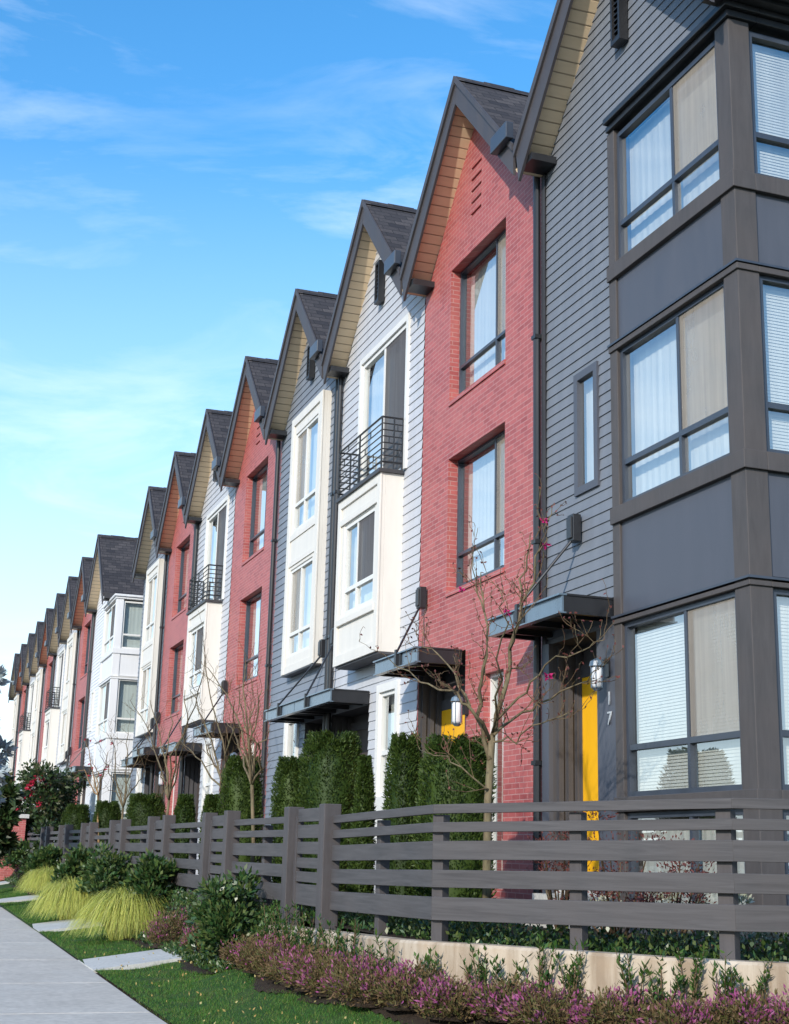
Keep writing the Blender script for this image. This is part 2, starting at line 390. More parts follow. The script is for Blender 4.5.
def roof_parts(parent, soff='soffit_boards', left_tail=True, right_end=True, depth=9.0, right_open=False):
    r = MB(); th = .13
    for s in (-1, 1):
        e = HALF if not (right_open and s < 0) else HALF+.28
        r.hexa([(-OVER-.02, 0, APEX-th), (depth, 0, APEX-th), (depth, s*e, roof_z(e)-th), (-OVER-.02, s*e, roof_z(e)-th)],
               [(-OVER-.02, 0, APEX), (depth, 0, APEX), (depth, s*e, roof_z(e)), (-OVER-.02, s*e, roof_z(e))])
    ro = r.build('roof', 'roof_shingles', parent)
    k = MB(); n = 22
    for i in range(n):   # overlapping ridge caps
        a = -OVER-.05+i*(depth+.4)/n; b = a+(depth+.4)/n+.04
        k.prism([(-.12, APEX-.095), (0, APEX+.035+.012*(i % 2)), (.12, APEX-.095), (0, APEX+.008)], a, b)
    k.build('ridge_cap', 'roof_shingles', ro)
    # barge boards: left one runs into a pointed tail, right one stops at the gutter
    x0, x1 = -OVER-.055, -OVER-.02
    bd = .40
    l = MB(); yt = HALF-.02
    l.prism([(0, APEX-.02), (yt+.02, roof_z(yt+.02)-.02), (yt-.06, roof_z(yt)-.50), (.0, APEX-bd)], x0, x1)
    l.prism([(0, APEX+.03), (yt+.03, roof_z(yt+.03)+.03), (yt+.03, roof_z(yt+.03)-.11), (0, APEX-.11)], x0-.03, x0)
    l.build('barge_board', 'barge_board', ro)
    q = MB(); yr = -1.93
    if right_open: yr = -(HALF+.28)
    q.prism([(0, APEX-.02), (yr, roof_z(yr)-.02), (yr, roof_z(yr)-bd), (0, APEX-bd)], x0+.002, x1)
    q.prism([(0, APEX+.03), (yr, roof_z(yr)+.03), (yr, roof_z(yr)-.07), (0, APEX-.07)], x0-.025, x0+.002)
    q.build('barge_board', 'barge_board', ro)
    s = MB(); sd = .31
    for sg in (-1, 1):
        ee = HALF-.01
        s.hexa([(-OVER-.02, 0, APEX-sd-.02), (.06, 0, APEX-sd-.02), (.06, sg*ee, roof_z(ee)-sd-.02), (-OVER-.02, sg*ee, roof_z(ee)-sd-.02)],
               [(-OVER-.02, 0, APEX-sd), (.06, 0, APEX-sd), (.06, sg*ee, roof_z(ee)-sd), (-OVER-.02, sg*ee, roof_z(ee)-sd)])
    s.build('soffit', soff, ro)
    g = MB()
    zt = roof_z(HALF)-.26
    g.box((-OVER-.012, HALF-.36, zt-.05), (.0, HALF-.04, zt+.04))
    g.build('eave_return', 'black_metal', ro)
    if right_end and not right_open:
        g = MB(); g.box((-OVER-.16, -HALF+.06, roof_z(1.5)-.36), (-OVER-.058, -1.46, roof_z(1.5)-.14)); g.build('gutter', 'bronze_frame', ro, bevel=.01)
    return ro
def shell_walls(mb, end_right=True, end_left=True, depth=8.8):
    """side and rear walls, a centimetre inside the party line"""
    zt = APEX-WALL_DROP-SL*HALF
    for s in (-1, 1):
        y = s*(HALF-.012); mb.poly([(0.012, y, YARD-.1), (depth, y, YARD-.1), (depth, y, zt+.2), (0.012, y, zt+.2)])
    mb.poly([(depth, -HALF+.012, YARD-.1), (depth, HALF-.012, YARD-.1), (depth, HALF-.012, zt), (depth, 0, APEX-WALL_DROP), (depth, -HALF+.012, zt)])
def downpipe(parent, y, zt=9.75, zb=.75, mat='black_metal', gap=True):
    d = MB(); d.tube([(-.07, y, zb), (-.07, y, zt)], [.045, .045], 10)
    d.tube([(-.07, y, zt-.01), (-.17, y+.02, zt+.22)], [.045, .05], 10)
    for z in (2.4, 4.9, 7.4): d.box((-.12, y-.055, z), (.0, y+.055, z+.05))
    d.build('downpipe', mat, parent, smooth=False)
def vent_box(parent, y, z0, z1):
    v = MB(); v.box((-.13, y-.10, z0), (-.024, y-.065, z1)); v.box((-.13, y+.065, z0), (-.024, y+.10, z1)); v.box((-.13, y-.065, z0), (-.024, y+.065, z0+.05)); v.box((-.13, y-.065, z1-.05), (-.024, y+.065, z1))
    v.box((-.07, y-.065, z0+.05), (-.024, y+.065, z1-.05))
    z = z0+.08
    while z < z1-.1: v.hexa([(-.11, y-.064, z), (-.11, y+.064, z), (-.07, y+.064, z+.05), (-.07, y-.064, z+.05)], [(-.11, y-.064, z+.012), (-.11, y+.064, z+.012), (-.07, y+.064, z+.062), (-.07, y-.064, z+.062)]); z += .07
    v.build('vent', 'black_metal', parent)
def canopy(parent, y0, y1, rod_y, box_y, z=3.80, mat='canopy_steel', box_z=4.88):
    out = -.64
    c = MB(); b = .165
    # C-channel edge: front, two ends, deck, with flanges
    seam = rod_y
    c.box((out, y0, z), (out+.02, seam-.13, z+b)); c.box((out, seam+.13, z), (out+.02, y1, z+b))
    c.box((out-.035, y0-.01, z+b), (out+.05, y1+.01, z+b+.018)); c.box((out-.03, y0, z-.014), (out+.05, y1, z))
    co = c.build('canopy', mat, parent)
    k = MB()
    k.box((out+.02, y0, z), (-.025, y0+.025, z+b)); k.box((out+.05, y0-.012, z+b), (-.025, y1+.012, z+b+.02)); k.box((out+.02, y1-.025, z), (-.025, y1, z+b))
    k.box((out+.02, y0+.025, z+.05), (-.025, y1-.025, z+.075)); k.box((out+.05, y0, z-.014), (-.025, y0+.06, z-.001)); k.box((out+.05, y1-.06, z-.014), (-.025, y1, z-.001))
    for yy in np.linspace(y0+.3, y1-.3, 3): k.box((out+.05, yy-.02, z-.01), (-.025, yy+.02, z+.05))
    k.build('canopy_deck', 'black_metal', co)
    q = MB(); q.box((out-.02, seam-.125, z-.01), (out+.03, seam+.125, z+b-.002)); q.box((out-.05, seam-.03, z+.02), (out-.02, seam+.03, z+b+.06)); q.build('bracket', 'black_metal', co)
    q = MB(); q.box((-.13, box_y-.07, box_z-.15), (-.03, box_y+.07, box_z+.15)); q.box((-.15, box_y-.055, box_z-.12), (-.13, box_y+.055, box_z+.12)); q.build('wall_anchor', 'black_metal', co, bevel=.008)
    q = MB(); q.tube([(-.10, box_y, box_z-.12), (out-.02, seam, z+b+.04)], [.016, .016], 8); q.build('tie_rod', 'black_metal', co)
def lantern(parent, x, y, z, face='end'):
    q = MB(); q.box((x-.04, y-.012, z+.04), (x+.04, y, z+.20)); q.box((x-.015, y-.10, z+.15), (x+.015, y-.012, z+.175)); lo = q.build('porch_light', 'black_metal', parent)
    g = MB(); yc = y-.13
    g.tube([(x, yc, z-.13), (x, yc, z-.11), (x, yc, z+.08), (x, yc, z+.11)], [.035, .06, .065, .05], 12); g.build('lamp_glass', 'white_panel', lo, smooth=True)
    h = MB(); h.tube([(x, yc, z+.11), (x, yc, z+.15), (x, yc, z+.19)], [.085, .075, .02], 12)
    for an in range(6): h.tube([(x+.066*math.cos(an), yc+.066*math.sin(an), z-.12), (x+.07*math.cos(an), yc+.07*math.sin(an), z+.11)], [.006, .006], 4)
    h.tube([(x, yc, z-.15), (x, yc, z-.125)], [.03, .06], 12); h.build('lamp_cage', 'canopy_steel', lo)
def entry(parent, y0, y1, z1=3.72, depth=.385, door_col='yellow_door', jamb='recess_panel', door_right=True):
    """recessed porch: jambs, ceiling, back panel, door with handle, sidelight; a slab with steps"""
    r = MB(); x1 = depth; zf = 1.22
    dw = .98; yb = y1-.055; ya = max(y0+.06, yb-dw)
    r.poly([(0, y0+.001, YARD), (0, y0+.001, z1), (x1, y0+.001, z1), (x1, y0+.001, YARD)])
    r.poly([(0, y1-.001, YARD), (x1, y1-.001, YARD), (x1, y1-.001, z1), (0, y1-.001, z1)])
    r.poly([(0, y0, z1-.001), (0, y1, z1-.001), (x1, y1, z1-.001), (x1, y0, z1-.001)])
    r.poly([(x1, y0, YARD), (x1, y0, z1), (x1, y1, z1), (x1, y1, YARD)])
    r.box((x1-.05, y0+.02, 3.36), (x1-.005, y1-.02, 3.50))
    r.box((x1-.07, y1-.05, zf), (x1-.006, y1-.005, 3.36)); r.box((x1-.07, ya-.05, zf), (x1-.006, ya-.005, 3.36))
    for fx in (.22, .52, .80): r.box((x1*fx-.03, y1-.03, zf), (x1*fx+.03, y1-.002, z1-.05))
    ro = r.build('entry_recess', jamb, parent, recalc=False)
    st = MB(); st.box((.02, y0+.01, YARD-.1), (x1-.01, y1-.01, zf)); st.box((-.26, y0+.02, YARD-.1), (.02, y1-.02, zf-.17)); st.box((-.54, y0+.02, YARD-.1), (-.26, y1-.02, zf-.34))
    st.build('entry_steps', 'path_concrete', parent)
    d = MB(); d.box((x1-.055, ya, zf+.01), (x1-.01, yb, 3.355))
    do = d.build('door', door_col, parent, bevel=.004)
    h = MB(); h.tube([(x1-.10, ya+.08, 1.9), (x1-.10, ya+.08, 2.6)], [.014, .014], 8); h.box((x1-.10, ya+.07, 2.0), (x1-.05, ya+.09, 2.03)); h.box((x1-.10, ya+.07, 2.5), (x1-.05, ya+.09, 2.53)); h.build('handle', 'white_trim', do)
    if ya-y0 > .3: window(parent, y0+.04, ya-.06, zf+.02, 3.355, 'front', x1-.06, 'dark_trim', .04, blind='grey_blind', depth=.03)
    return ro

# ------------------------------------------------------------------ the houses
def dark_corner_house(loc, label, white=False, group='townhouses along the street'):
    t = empty('corner_townhouse', loc, label, 'townhouse', group)
    side = 'white_siding' if white else 'slate_siding'
    post = 'white_panel' if white else 'post_timber'; panel = 'white_panel' if white else 'panel_grey'; fr = 'white_trim' if white else 'bronze_frame'
    b0, b1 = (-3.45, -.75) if white else (-2.08, .285)
    bx0 = -.07 if white else -.075; bdep = 2.9 if not white else 3.2
    ent = (.72, 1.81, YARD-.1, 3.72)
    slit = (.66, 1.20, 5.26, 6.66)
    wl = MB()
    ops = [ent, slit, (max(b0, -HALF)+.0, b1, YARD-.1, 9.30)]
    clad(wl, -HALF, HALF, YARD-.1, APEX-WALL_DROP, ops, 0, .118, .013)
    # end wall with boards, facing down the street
    e = MB(); clad(e, 0.0, 8.8, YARD-.1, 9.56, [(-.1, bdep-.08, 0, 9.3)] if not white else [], 0, .118, .013, gable=False)
    i = len(wl.v); wl.v += [(y, -HALF + x, z) for x, y, z in e.v]; wl.f += [tuple(i+k for k in f) for f in e.f]
    wl.poly([(0.012, HALF-.012, YARD-.1), (8.8, HALF-.012, YARD-.1), (8.8, HALF-.012, 9.7), (.012, HALF-.012, 9.7)])
    wl.poly([(8.8, -HALF, YARD-.1), (8.8, HALF-.012, YARD-.1), (8.8, HALF-.012, 9.5), (8.8, 0, APEX-.3), (8.8, -HALF, 9.5)])
    wl.build('wall', side, t, recalc=False)
    c = MB(); c.box((-.045, -HALF+.0 if not white else -HALF, 9.3), (-.028, -HALF+.09, 9.62)); c.box((-.04, HALF-.09, .9), (-.028, HALF-.005, 9.5)); c.build('corner_trim', 'dark_trim' if not white else 'white_trim', t)
    roof_parts(t, right_open=True)
    # eave gutter along the end
    g = MB(); ye = -(HALF+.28); ze = roof_z(HALF+.28)
    g.box((-OVER, ye-.13, ze-.20), (9, ye+.01, ze-.02)); g.box((-OVER, ye+.01, ze-.24), (9, -HALF-.03, ze-.20)); g.build('eave_gutter', 'black_metal' if not white else 'dark_trim', t)
    # ---- corner bay
    bay = MB()
    lev = [(7.57, 9.10), (4.90, 6.60), (2.0, 3.70)]
    pw = .23
    # corner post and left post, rear post on the end face
    bay.box((bx0, b0, YARD-.1), (bx0+pw, b0+pw, 9.16))
    bay.box((bx0, b1-.15, YARD-.1), (bx0+.20, b1, 9.16))
    bay.box((bx0+bdep-pw, b0, YARD-.1), (bx0+bdep, b0+pw, 9.16))
    # sill and head bands, on both faces, a little proud
    for z0, z1, pr in ((7.40, 7.57, .03), (4.73, 4.90, .03), (6.595, 6.655, .02), (3.70, 3.745, .02), (1.86, 2.0, .03)):
        bay.box((bx0-pr, b0-pr, z0), (bx0+pw-.02, b1-.002, z1)); bay.box((bx0+pw-.02, b0-pr, z0), (bx0+bdep+.01, b0+pw-.02, z1))
    bo = bay.build('bay_frame', post, t, bevel=.006)
    pn = MB()
    for z0, z1 in ((6.70, 7.40), (3.80, 4.73), (YARD-.1, .95)):
        pn = MB(); pn.box((bx0+.025, b0+pw, z0), (bx0+.12, b1-.15, z1)); pn.build('spandrel_panel', panel, bo)
        pn = MB(); pn.box((bx0+pw, b0+.025, z0), (bx0+bdep-pw, b0+.12, z1)); pn.build('spandrel_panel', panel, bo)
    for z in (6.66, 3.76):
        ln = MB(); ln.box((bx0-.035, b0-.035, z), (bx0+.14, b1-.003, z+.022)); ln.box((bx0+.14, b0-.035, z), (bx0+bdep, b0+.14, z+.022))
        ln.build('flashing', 'bronze_frame' if not white else 'white_trim', bo)
    co = MB(); p = .035
    co.box((bx0-p, b0-p, 9.16), (bx0+.3, b1-.03, 9.23)); co.box((bx0+.3, b0-p, 9.16), (bx0+bdep+.1, b0+.3, 9.23))
    co.box((bx0-p-.05, b0-p-.05, 9.23), (bx0+.3, b1-.06, 9.30)); co.box((bx0+.3, b0-p-.05, 9.23), (bx0+bdep+.14, b0+.3, 9.30))
    if white: co.box((bx0+.3, b0+.3, 9.18), (bx0+bdep, b1, 9.33))
    co.build('cornice', 'black_metal' if not white else 'white_panel', bo, bevel=.008)
    if white:
        s = MB(); s.box((bx0+bdep-.05, b0+pw, YARD-.1), (bx0+bdep, -HALF+.01, 9.2)); s.build('bay_rear_wall', panel, bo)
    mull = b0+1.10 if not white else b0+1.3
    for i, (z0, z1) in enumerate(lev):
        tz = (8.02, 5.36, 2.47)[i]
        window(t, b0+pw+.005, b1-.155, z0, z1, 'front', bx0+.035, fr, .05, mull, tz, (b0+pw+.05, mull), 'insect_mesh' if not white else 'dark_mesh',
               blind='blind_slats' if i == 2 else 'sheer_curtain', slats=(i == 2))
        window(t, bx0+pw+.005, bx0+bdep-pw-.005, z0, z1, 'end', b0+.035, fr, .05, bx0+bdep*.5, tz, None, blind='blind_slats' if not white else 'grey_blind', slats=not white)
    window(t, b0+pw+.005, b1-.155, .96, 1.85, 'front', bx0+.035, fr, .05, mull, None, None)
    window(t, bx0+pw+.005, bx0+bdep-pw-.005, .96, 1.85, 'end', b0+.035, fr, .05, bx0+bdep*.5, None, None)
    # slit window with a raised surround
    w = window(t, slit[0], slit[1], slit[2], slit[3], 'front', -.035, 'panel_grey' if not white else fr, .085)
    entry(t, ent[0], ent[1])
    j = MB(); j.box((-.04, b1+.001, .8), (-.0, ent[0]-.0, 3.72)); j.box((-.05, ent[1], .8), (-.0, HALF-.02, 3.72)); j.build('entry_post', 'panel_grey' if not white else 'white_panel', t)
    canopy(t, b1+.03, 2.10, 1.30, 1.12)
    if not white:
        lantern(t, .12, ent[0]-.0+.02+.13, 3.18) if False else None
        lo = MB(); lo.box((-.10, .44, 3.34), (-.04, .50, 3.38)); lo.box((-.15, .44, 3.34), (-.10, .50, 3.36)); lo.box((-.06, .43, 3.2), (-.04, .51, 3.4)); l1 = lo.build('porch_light', 'black_metal', t)
        g = MB(); g.tube([(-.17, .47, 3.08), (-.17, .47, 3.10), (-.17, .47, 3.27), (-.17, .47, 3.30)], [.03, .055, .06, .045], 12); g.build('lamp_glass', 'white_panel', l1, smooth=True)
        h = MB(); h.tube([(-.17, .47, 3.30), (-.17, .47, 3.35), (-.17, .47, 3.38)], [.08, .07, .02], 12); h.tube([(-.17, .47, 3.05), (-.17, .47, 3.08)], [.028, .055], 12)
        for k in range(6): h.tube([(-.17+.064*math.cos(k), .47+.064*math.sin(k), 3.08), (-.17+.066*math.cos(k), .47+.066*math.sin(k), 3.30)], [.006, .006], 4)
        h.build('lamp_cage', 'canopy_steel', l1)
        for ch, z in (('1', 2.92), ('7', 2.72)):
            cu = bpy.data.curves.new('house_number', 'FONT'); cu.body = ch; cu.size = .19; cu.extrude = .006; cu.materials.append(M['metal_grey'])
            tmp = bpy.data.objects.new('house_number', cu); me = bpy.data.meshes.new_from_object(tmp); bpy.data.objects.remove(tmp)
            n = bpy.data.objects.new('house_number', me); C.objects.link(n); n.parent = t
            n.matrix_local = Matrix(((0, 0, -1, -.052), (-1, 0, 0, .49), (0, 1, 0, z), (0, 0, 0, 1)))
    else: downpipe(t, HALF-.08)
    vent_box(t, -.03, 10.12, 10.85)
    return t

def brick_house(loc, label, group='townhouses along the street'):
    t = empty('brick_townhouse', loc, label, 'townhouse', group)
    wtop = (-.88, .99, 7.53, 9.50); wlow = (-.88, .99, 4.84, 6.70)
    ent = (.30, 1.97, YARD-.1, 3.98); nar = (-.88, -.28, 1.05, 3.60)
    slots = [(-.06, .30, 10.02+i*.175, 10.02+i*.175+.045) for i in range(5)]
    wl = MB(); clad(wl, -HALF, HALF, YARD-.1, APEX-WALL_DROP, [wtop, wlow, ent, nar]+slots)
    for o in (wtop, wlow): jambs(wl, o, 0, .22)
    jambs(wl, nar, 0, .16)
    for s in slots: jambs(wl, s, 0, .08)
    shell_walls(wl)
    wo = wl.build('wall', 'red_brick', t, recalc=False)
    roof_parts(t)
    for o in (wtop, wlow):
        s = MB(); s.hexa([(-.02, o[0]-.0, o[2]-.07), (-.02, o[1]+.0, o[2]-.07), (.20, o[1], o[2]-.02), (.20, o[0], o[2]-.02)], [(-.02, o[0]-.0, o[2]-.01), (-.02, o[1]+.0, o[2]-.01), (.20, o[1], o[2]+.06), (.20, o[0], o[2]+.06)])
        s.build('brick_sill', 'red_brick', wo)
    v = MB(); v.box((.07, -.08, 9.98), (.085, .32, 10.8)); v.build('vent', 'dark_trim', wo)
    for o, tz in ((wtop, 8.05), (wlow, 5.36)):
        window(t, o[0]+.001, o[1]-.001, o[2]+.062, o[3], 'front', .14, 'bronze_frame', .038, o[0]+.62, tz, (o[0]+.05, o[0]+.62))
    window(t, nar[0]+.001, nar[1]-.001, nar[2], nar[3], 'front', .09, 'white_trim', .045, None, 1.75)
    entry(t, ent[0], ent[1], 3.98)
    canopy(t, .36, 1.98, 1.05, 1.72)
    # porch lamp on the inner pier
    lo = MB(); lo.box((-.06, .17, 3.14), (-.0, .27, 3.30)); lo.box((-.13, .20, 3.25), (-.06, .24, 3.28)); l1 = lo.build('porch_light', 'black_metal', t)
    g = MB(); g.tube([(-.14, .22, 3.02), (-.14, .22, 3.05), (-.14, .22, 3.26), (-.14, .22, 3.30)], [.04, .065, .065, .05], 12); g.build('lamp_glass', 'white_panel', l1, smooth=True)
    h = MB(); h.tube([(-.14, .22, 3.30), (-.14, .22, 3.35), (-.14, .22, 3.38)], [.085, .07, .02], 12); h.tube([(-.14, .22, 2.99), (-.14, .22, 3.02)], [.03, .06], 12)
    for k in range(6): h.tube([(-.14+.068*math.cos(k), .22+.068*math.sin(k), 3.02), (-.14+.068*math.cos(k), .22+.068*math.sin(k), 3.30)], [.006, .006], 4)
    h.build('lamp_cage', 'canopy_steel', l1)
    downpipe(t, -HALF+.06)
    return t

def balcony_house(loc, label, group='townhouses along the street'):
    t = empty('balcony_townhouse', loc, label, 'townhouse', group)
    dw = (-1.30, .86, 7.0, 9.38); ent = (.05, 1.97, YARD-.1, 3.62); nar = (-1.20, -.50, 2.22, 3.74)
    b0, b1, bo_, z0, z1 = -1.25, .79, -.35, 4.25, 6.93
    wl = MB(); clad(wl, -HALF, HALF, YARD-.1, APEX-WALL_DROP, [dw, ent, nar, (b0+.05, b1-.05, z0+.05, z1-.05)], 0, .14, .014)
    shell_walls(wl); wl.build('wall', 'light_siding', t, recalc=False)
    roof_parts(t)
    # tall window/door behind the balcony with flat white casing
    cs = MB()
    for a, b, c, d in ((dw[0]-.09, dw[0], dw[2], dw[3]+.10), (dw[1], dw[1]+.09, dw[2], dw[3]+.10), (dw[0], dw[1], dw[3], dw[3]+.10)): cs.box((-.045, a, c), (.0, b, d))
    cs.build('window_casing', 'white_trim', t)
    window(t, dw[0]+.001, dw[1]-.001, dw[2], dw[3], 'front', -.01, 'white_trim', .075, -.22, None, (dw[0]+.06, -.22), 'dark_mesh')
    # projecting white bay
    by = MB()
    win = (b0+.28, b1-.28, 5.02, 6.48)
    f = FB('front', bo_)
    def front(xo, u0, u1, za, zb, n=.06): by.box((xo, u0, za), (xo+n, u1, zb))
    front(bo_, b0, win[0], z0, z1); front(bo_, win[1], b1, z0, z1); front(bo_, win[0], win[1], win[3], z1); front(bo_, win[0], win[1], z0+.0, win[2])
    by.box((bo_+.06, b0, z0), (-.002, b0+.06, z1)); by.box((bo_+.06, b1-.06, z0), (-.002, b1, z1)); by.box((bo_+.06, b0+.06, z1-.08), (-.002, b1-.06, z1-.01)); 
    bay = by.build('bay', 'cream_panel', t, bevel=.005)
    un = MB(); un.box((bo_+.01, b0+.01, z0-.03), (-.03, b1-.01, z0-.002)); un.build('bay_underside', 'recess_panel', bay)
    tr = MB()
    tr.box((bo_-.03, b0-.012, z0), (bo_, b0+.13, z1)); tr.box((bo_-.03, b1-.13, z0), (bo_, b1+.012, z1))
    tr.box((bo_-.03, b0+.13, z1-.14), (bo_, b1-.13, z1)); tr.box((bo_-.03, b0+.13, z0), (bo_, b1-.13, z0+.16)); tr.box((bo_-.045, b0+.13, 4.87), (bo_, b1-.13, 4.97)); tr.box((bo_-.03, b0+.13, 6.50), (bo_, b1-.13, 6.60))
    tr.build('bay_trim', 'cream_panel', bay, bevel=.004)
    tp = MB(); tp.box((bo_-.07, b0-.05, z1), (-.026, b1+.05, z1+.055)); tp.build('bay_roof', 'dark_trim', bay)
    window(t, win[0]+.001, win[1]-.001, win[2], win[3], 'front', bo_+.015, 'white_trim', .06, -.10, 5.42, (win[0]+.05, -.10), 'dark_mesh')
    # black railing on the bay roof
    rz0, rz1 = z1+.16, z1+.86
    r = MB(); xr = bo_-.03; ya, yb = b0-.03, b1+.03
    def bar(p, q, w=.014): r.tube([p, q], [w, w], 4)
    zs = [rz0+k*(rz1-rz0)/7 for k in range(8)]
    for i, z in enumerate(zs):
        w = .018 if i in (0, 7) else .011
        bar((xr, ya, z), (xr, yb, z), w); bar((xr, ya, z), (-.03, ya, z), w); bar((xr, yb, z), (-.03, yb, z), w)
    for p in ((xr, ya), (xr, yb), (xr, (ya+yb)/2), (-.05, ya), (-.05, yb), (xr*.5, ya), (xr*.5, yb)): bar((p[0], p[1], z1+.05), (p[0], p[1], rz1), .018)
    for k, (yy, i) in enumerate(((-.9, 1), (-.5, 3), (-.75, 5), (.2, 2), (.55, 4), (.35, 6), (.7, 1), (-.2, 5))): bar((xr, yy, zs[i]), (xr, yy, zs[i+1]), .010)
    for k, (fx, i) in enumerate(((.3, 1), (.7, 3), (.35, 5))): bar((xr*fx, ya, zs[i]), (xr*fx, ya, zs[i+1]), .010); bar((xr*fx, yb, zs[i]), (xr*fx, yb, zs[i+1]), .010)
    r.build('railing', 'black_metal', t)
    # narrow ground floor window with white casing and apron
    cs = MB()
    for a, b, c, d in ((nar[0]-.11, nar[0], nar[2]-.6, nar[3]+.12), (nar[1], nar[1]+.11, nar[2]-.6, nar[3]+.12), (nar[0], nar[1], nar[3], nar[3]+.12), (nar[0], nar[1], nar[2]-.6, nar[2]), (nar[0]-.16, nar[1]+.16, nar[2]-.68, nar[2]-.6)): cs.box((-.05, a, c), (.0, b, d))
    cs.build('window_casing', 'white_trim', t)
    window(t, nar[0]+.001, nar[1]-.001, nar[2], nar[3], 'front', -.012, 'white_trim', .06, None, 2.85)
    entry(t, ent[0], ent[1], 3.62, door_col='dark_door')
    canopy(t, .02, 1.985, 1.25, 1.70, z=3.64)
    vent_box(t, -.06, 10.14, 10.86)
    downpipe(t, HALF-.07)
    return t

def box_window_house(loc, label, side='mid_siding', frame='cream_panel', group='townhouses along the street', name='box_window_townhouse'):
    t = empty(name, loc, label, 'townhouse', group)
    b0, b1, z0, z1, bo_ = -1.36, .66, 4.56, 9.50, -.15
    ent = (-1.94, -.45, YARD-.1, 3.62); nar = (-.02, .66, 2.2, 3.74)
    wl = MB(); clad(wl, -HALF, HALF, YARD-.1, APEX-WALL_DROP, [ent, nar, (b0+.06, b1-.06, z0+.06, z1-.06)], 0, .14, .014)
    shell_walls(wl); wl.build('wall', side, t, recalc=False)
    roof_parts(t)
    wt = (b0+.34, b1-.22, 7.22, 9.16); wb = (b0+.34, b1-.22, 4.86, 6.50)
    by = MB()
    def fr(u0, u1, za, zb, x0=bo_, n=.07): by.box((x0, u0, za), (x0+n, u1, zb))
    fr(b0, wt[0], z0, z1); fr(wt[1], b1, z0, z1)
    fr(wt[0], wt[1], wt[3], z1); fr(wt[0], wt[1], z0, wb[2]); fr(wt[0], wt[1], wb[3], wt[2])
    by.box((bo_+.07, b0, z0), (-.003, b0+.05, z1)); by.box((bo_+.07, b1-.05, z0), (-.003, b1, z1)); by.box((bo_+.07, b0+.05, z1-.05), (-.003, b1-.05, z1)); 
    bay = by.build('window_box', frame, t, bevel=.005)
    tr = MB()
    tr.box((bo_-.03, b0-.01, z0), (bo_, b0+.16, z1)); tr.box((bo_-.03, b1-.16, z0), (bo_, b1+.01, z1)); tr.box((bo_-.03, b0+.16, z1-.16), (bo_, b1-.16, z1)); tr.box((bo_-.02, b0+.16, wt[2]-.16), (bo_, b1-.16, wt[2]-.05)); tr.box((bo_-.02, b0+.16, z0), (bo_, b1-.16, z0+.14)); tr.box((bo_-.02, b0+.16, wb[3]+.06), (bo_, b1-.16, wb[3]+.16))
    tr.build('box_trim', frame, bay, bevel=.004)
    un = MB(); un.box((bo_-.02, b0+.01, z0-.03), (-.03, b1-.01, z0-.002)); un.build('box_underside', 'dark_trim', bay)
    for o, tz in ((wt, 7.74), (wb, 5.28)):
        window(t, o[0]+.001, o[1]-.001, o[2], o[3], 'front', bo_+.02, 'white_trim', .055, (o[0]+o[1])/2+.05, tz, ((o[0]+o[1])/2+.05, o[1]-.05), 'insect_mesh')
    cs = MB()
    for a, b, c, d in ((nar[0]-.10, nar[0], nar[2]-.6, nar[3]+.12), (nar[1], nar[1]+.10, nar[2]-.6, nar[3]+.12), (nar[0], nar[1], nar[3], nar[3]+.12), (nar[0], nar[1], nar[2]-.6, nar[2])): cs.box((-.05, a, c), (.0, b, d))
    cs.build('window_casing', 'white_trim', t)
    window(t, nar[0]+.001, nar[1]-.001, nar[2], nar[3], 'front', -.012, 'white_trim', .06, None, 2.85)
    entry(t, ent[0], ent[1], 3.62, door_col='dark_door')
    canopy(t, -1.985, -.16, -1.1, -1.62, z=3.64, box_z=4.78)
    vent_box(t, -.12, 10.12, 10.80)
    downpipe(t, -HALF+.10)
    return t

X1, X2 = 6.75, 6.27
S1 = [11.76+4*i for i in range(8)]; S2 = [47+4.09*i for i in range(9)]
dark_corner_house((X1, S1[0], 0), 'dark grey corner townhouse with stacked corner windows and a bright yellow door')
red = brick_house((X1, S1[1], 0), 'largest red brick townhouse, directly left of the dark grey corner house')
bal = balcony_house((X1, S1[2], 0), 'pale grey townhouse with white bay under a black balcony, left of largest red house')
box = box_window_house((X1, S1[3], 0), 'slate grey townhouse with a tall cream window box over two floors')
def again(src, x, s, label):
    c = copy_tree(src); c.location = (x, s, 0); c['label'] = label; return c
again(red, X1, S1[4], 'second red brick townhouse from the right, left of the slate grey box window house')
again(bal, X1, S1[5], 'smaller balcony townhouse standing between two red brick houses in the nearer row')
again(red, X1, S1[6], 'third red brick townhouse, last red one before the white corner house')
again(box, X1, S1[7], 'last grey house of the nearer row, overlapping the white corner house')
dark_corner_house((X2, S2[0], 0), 'all white corner townhouse with white bay windows at start of the far row', white=True)
again(red, X2, S2[1], 'red brick townhouse just left of the white corner house')
pale = box_window_house((X2, S2[2], 0), 'pale far row townhouse with cream window box, second past the white corner house', side='light_siding', name='box_window_townhouse')
again(bal, X2, S2[3], 'white balcony townhouse third past the white corner house')
again(red, X2, S2[4], 'distant red brick townhouse fourth past the white corner house')
again(pale, X2, S2[5], 'distant pale box window townhouse fifth past the white corner house')
again(bal, X2, S2[6], 'distant balcony townhouse sixth past the white corner house')
again(red, X2, S2[7], 'farthest red brick townhouse, next to the end of the row')
again(box, X2, S2[8], 'last and farthest townhouse at the left end of the row')

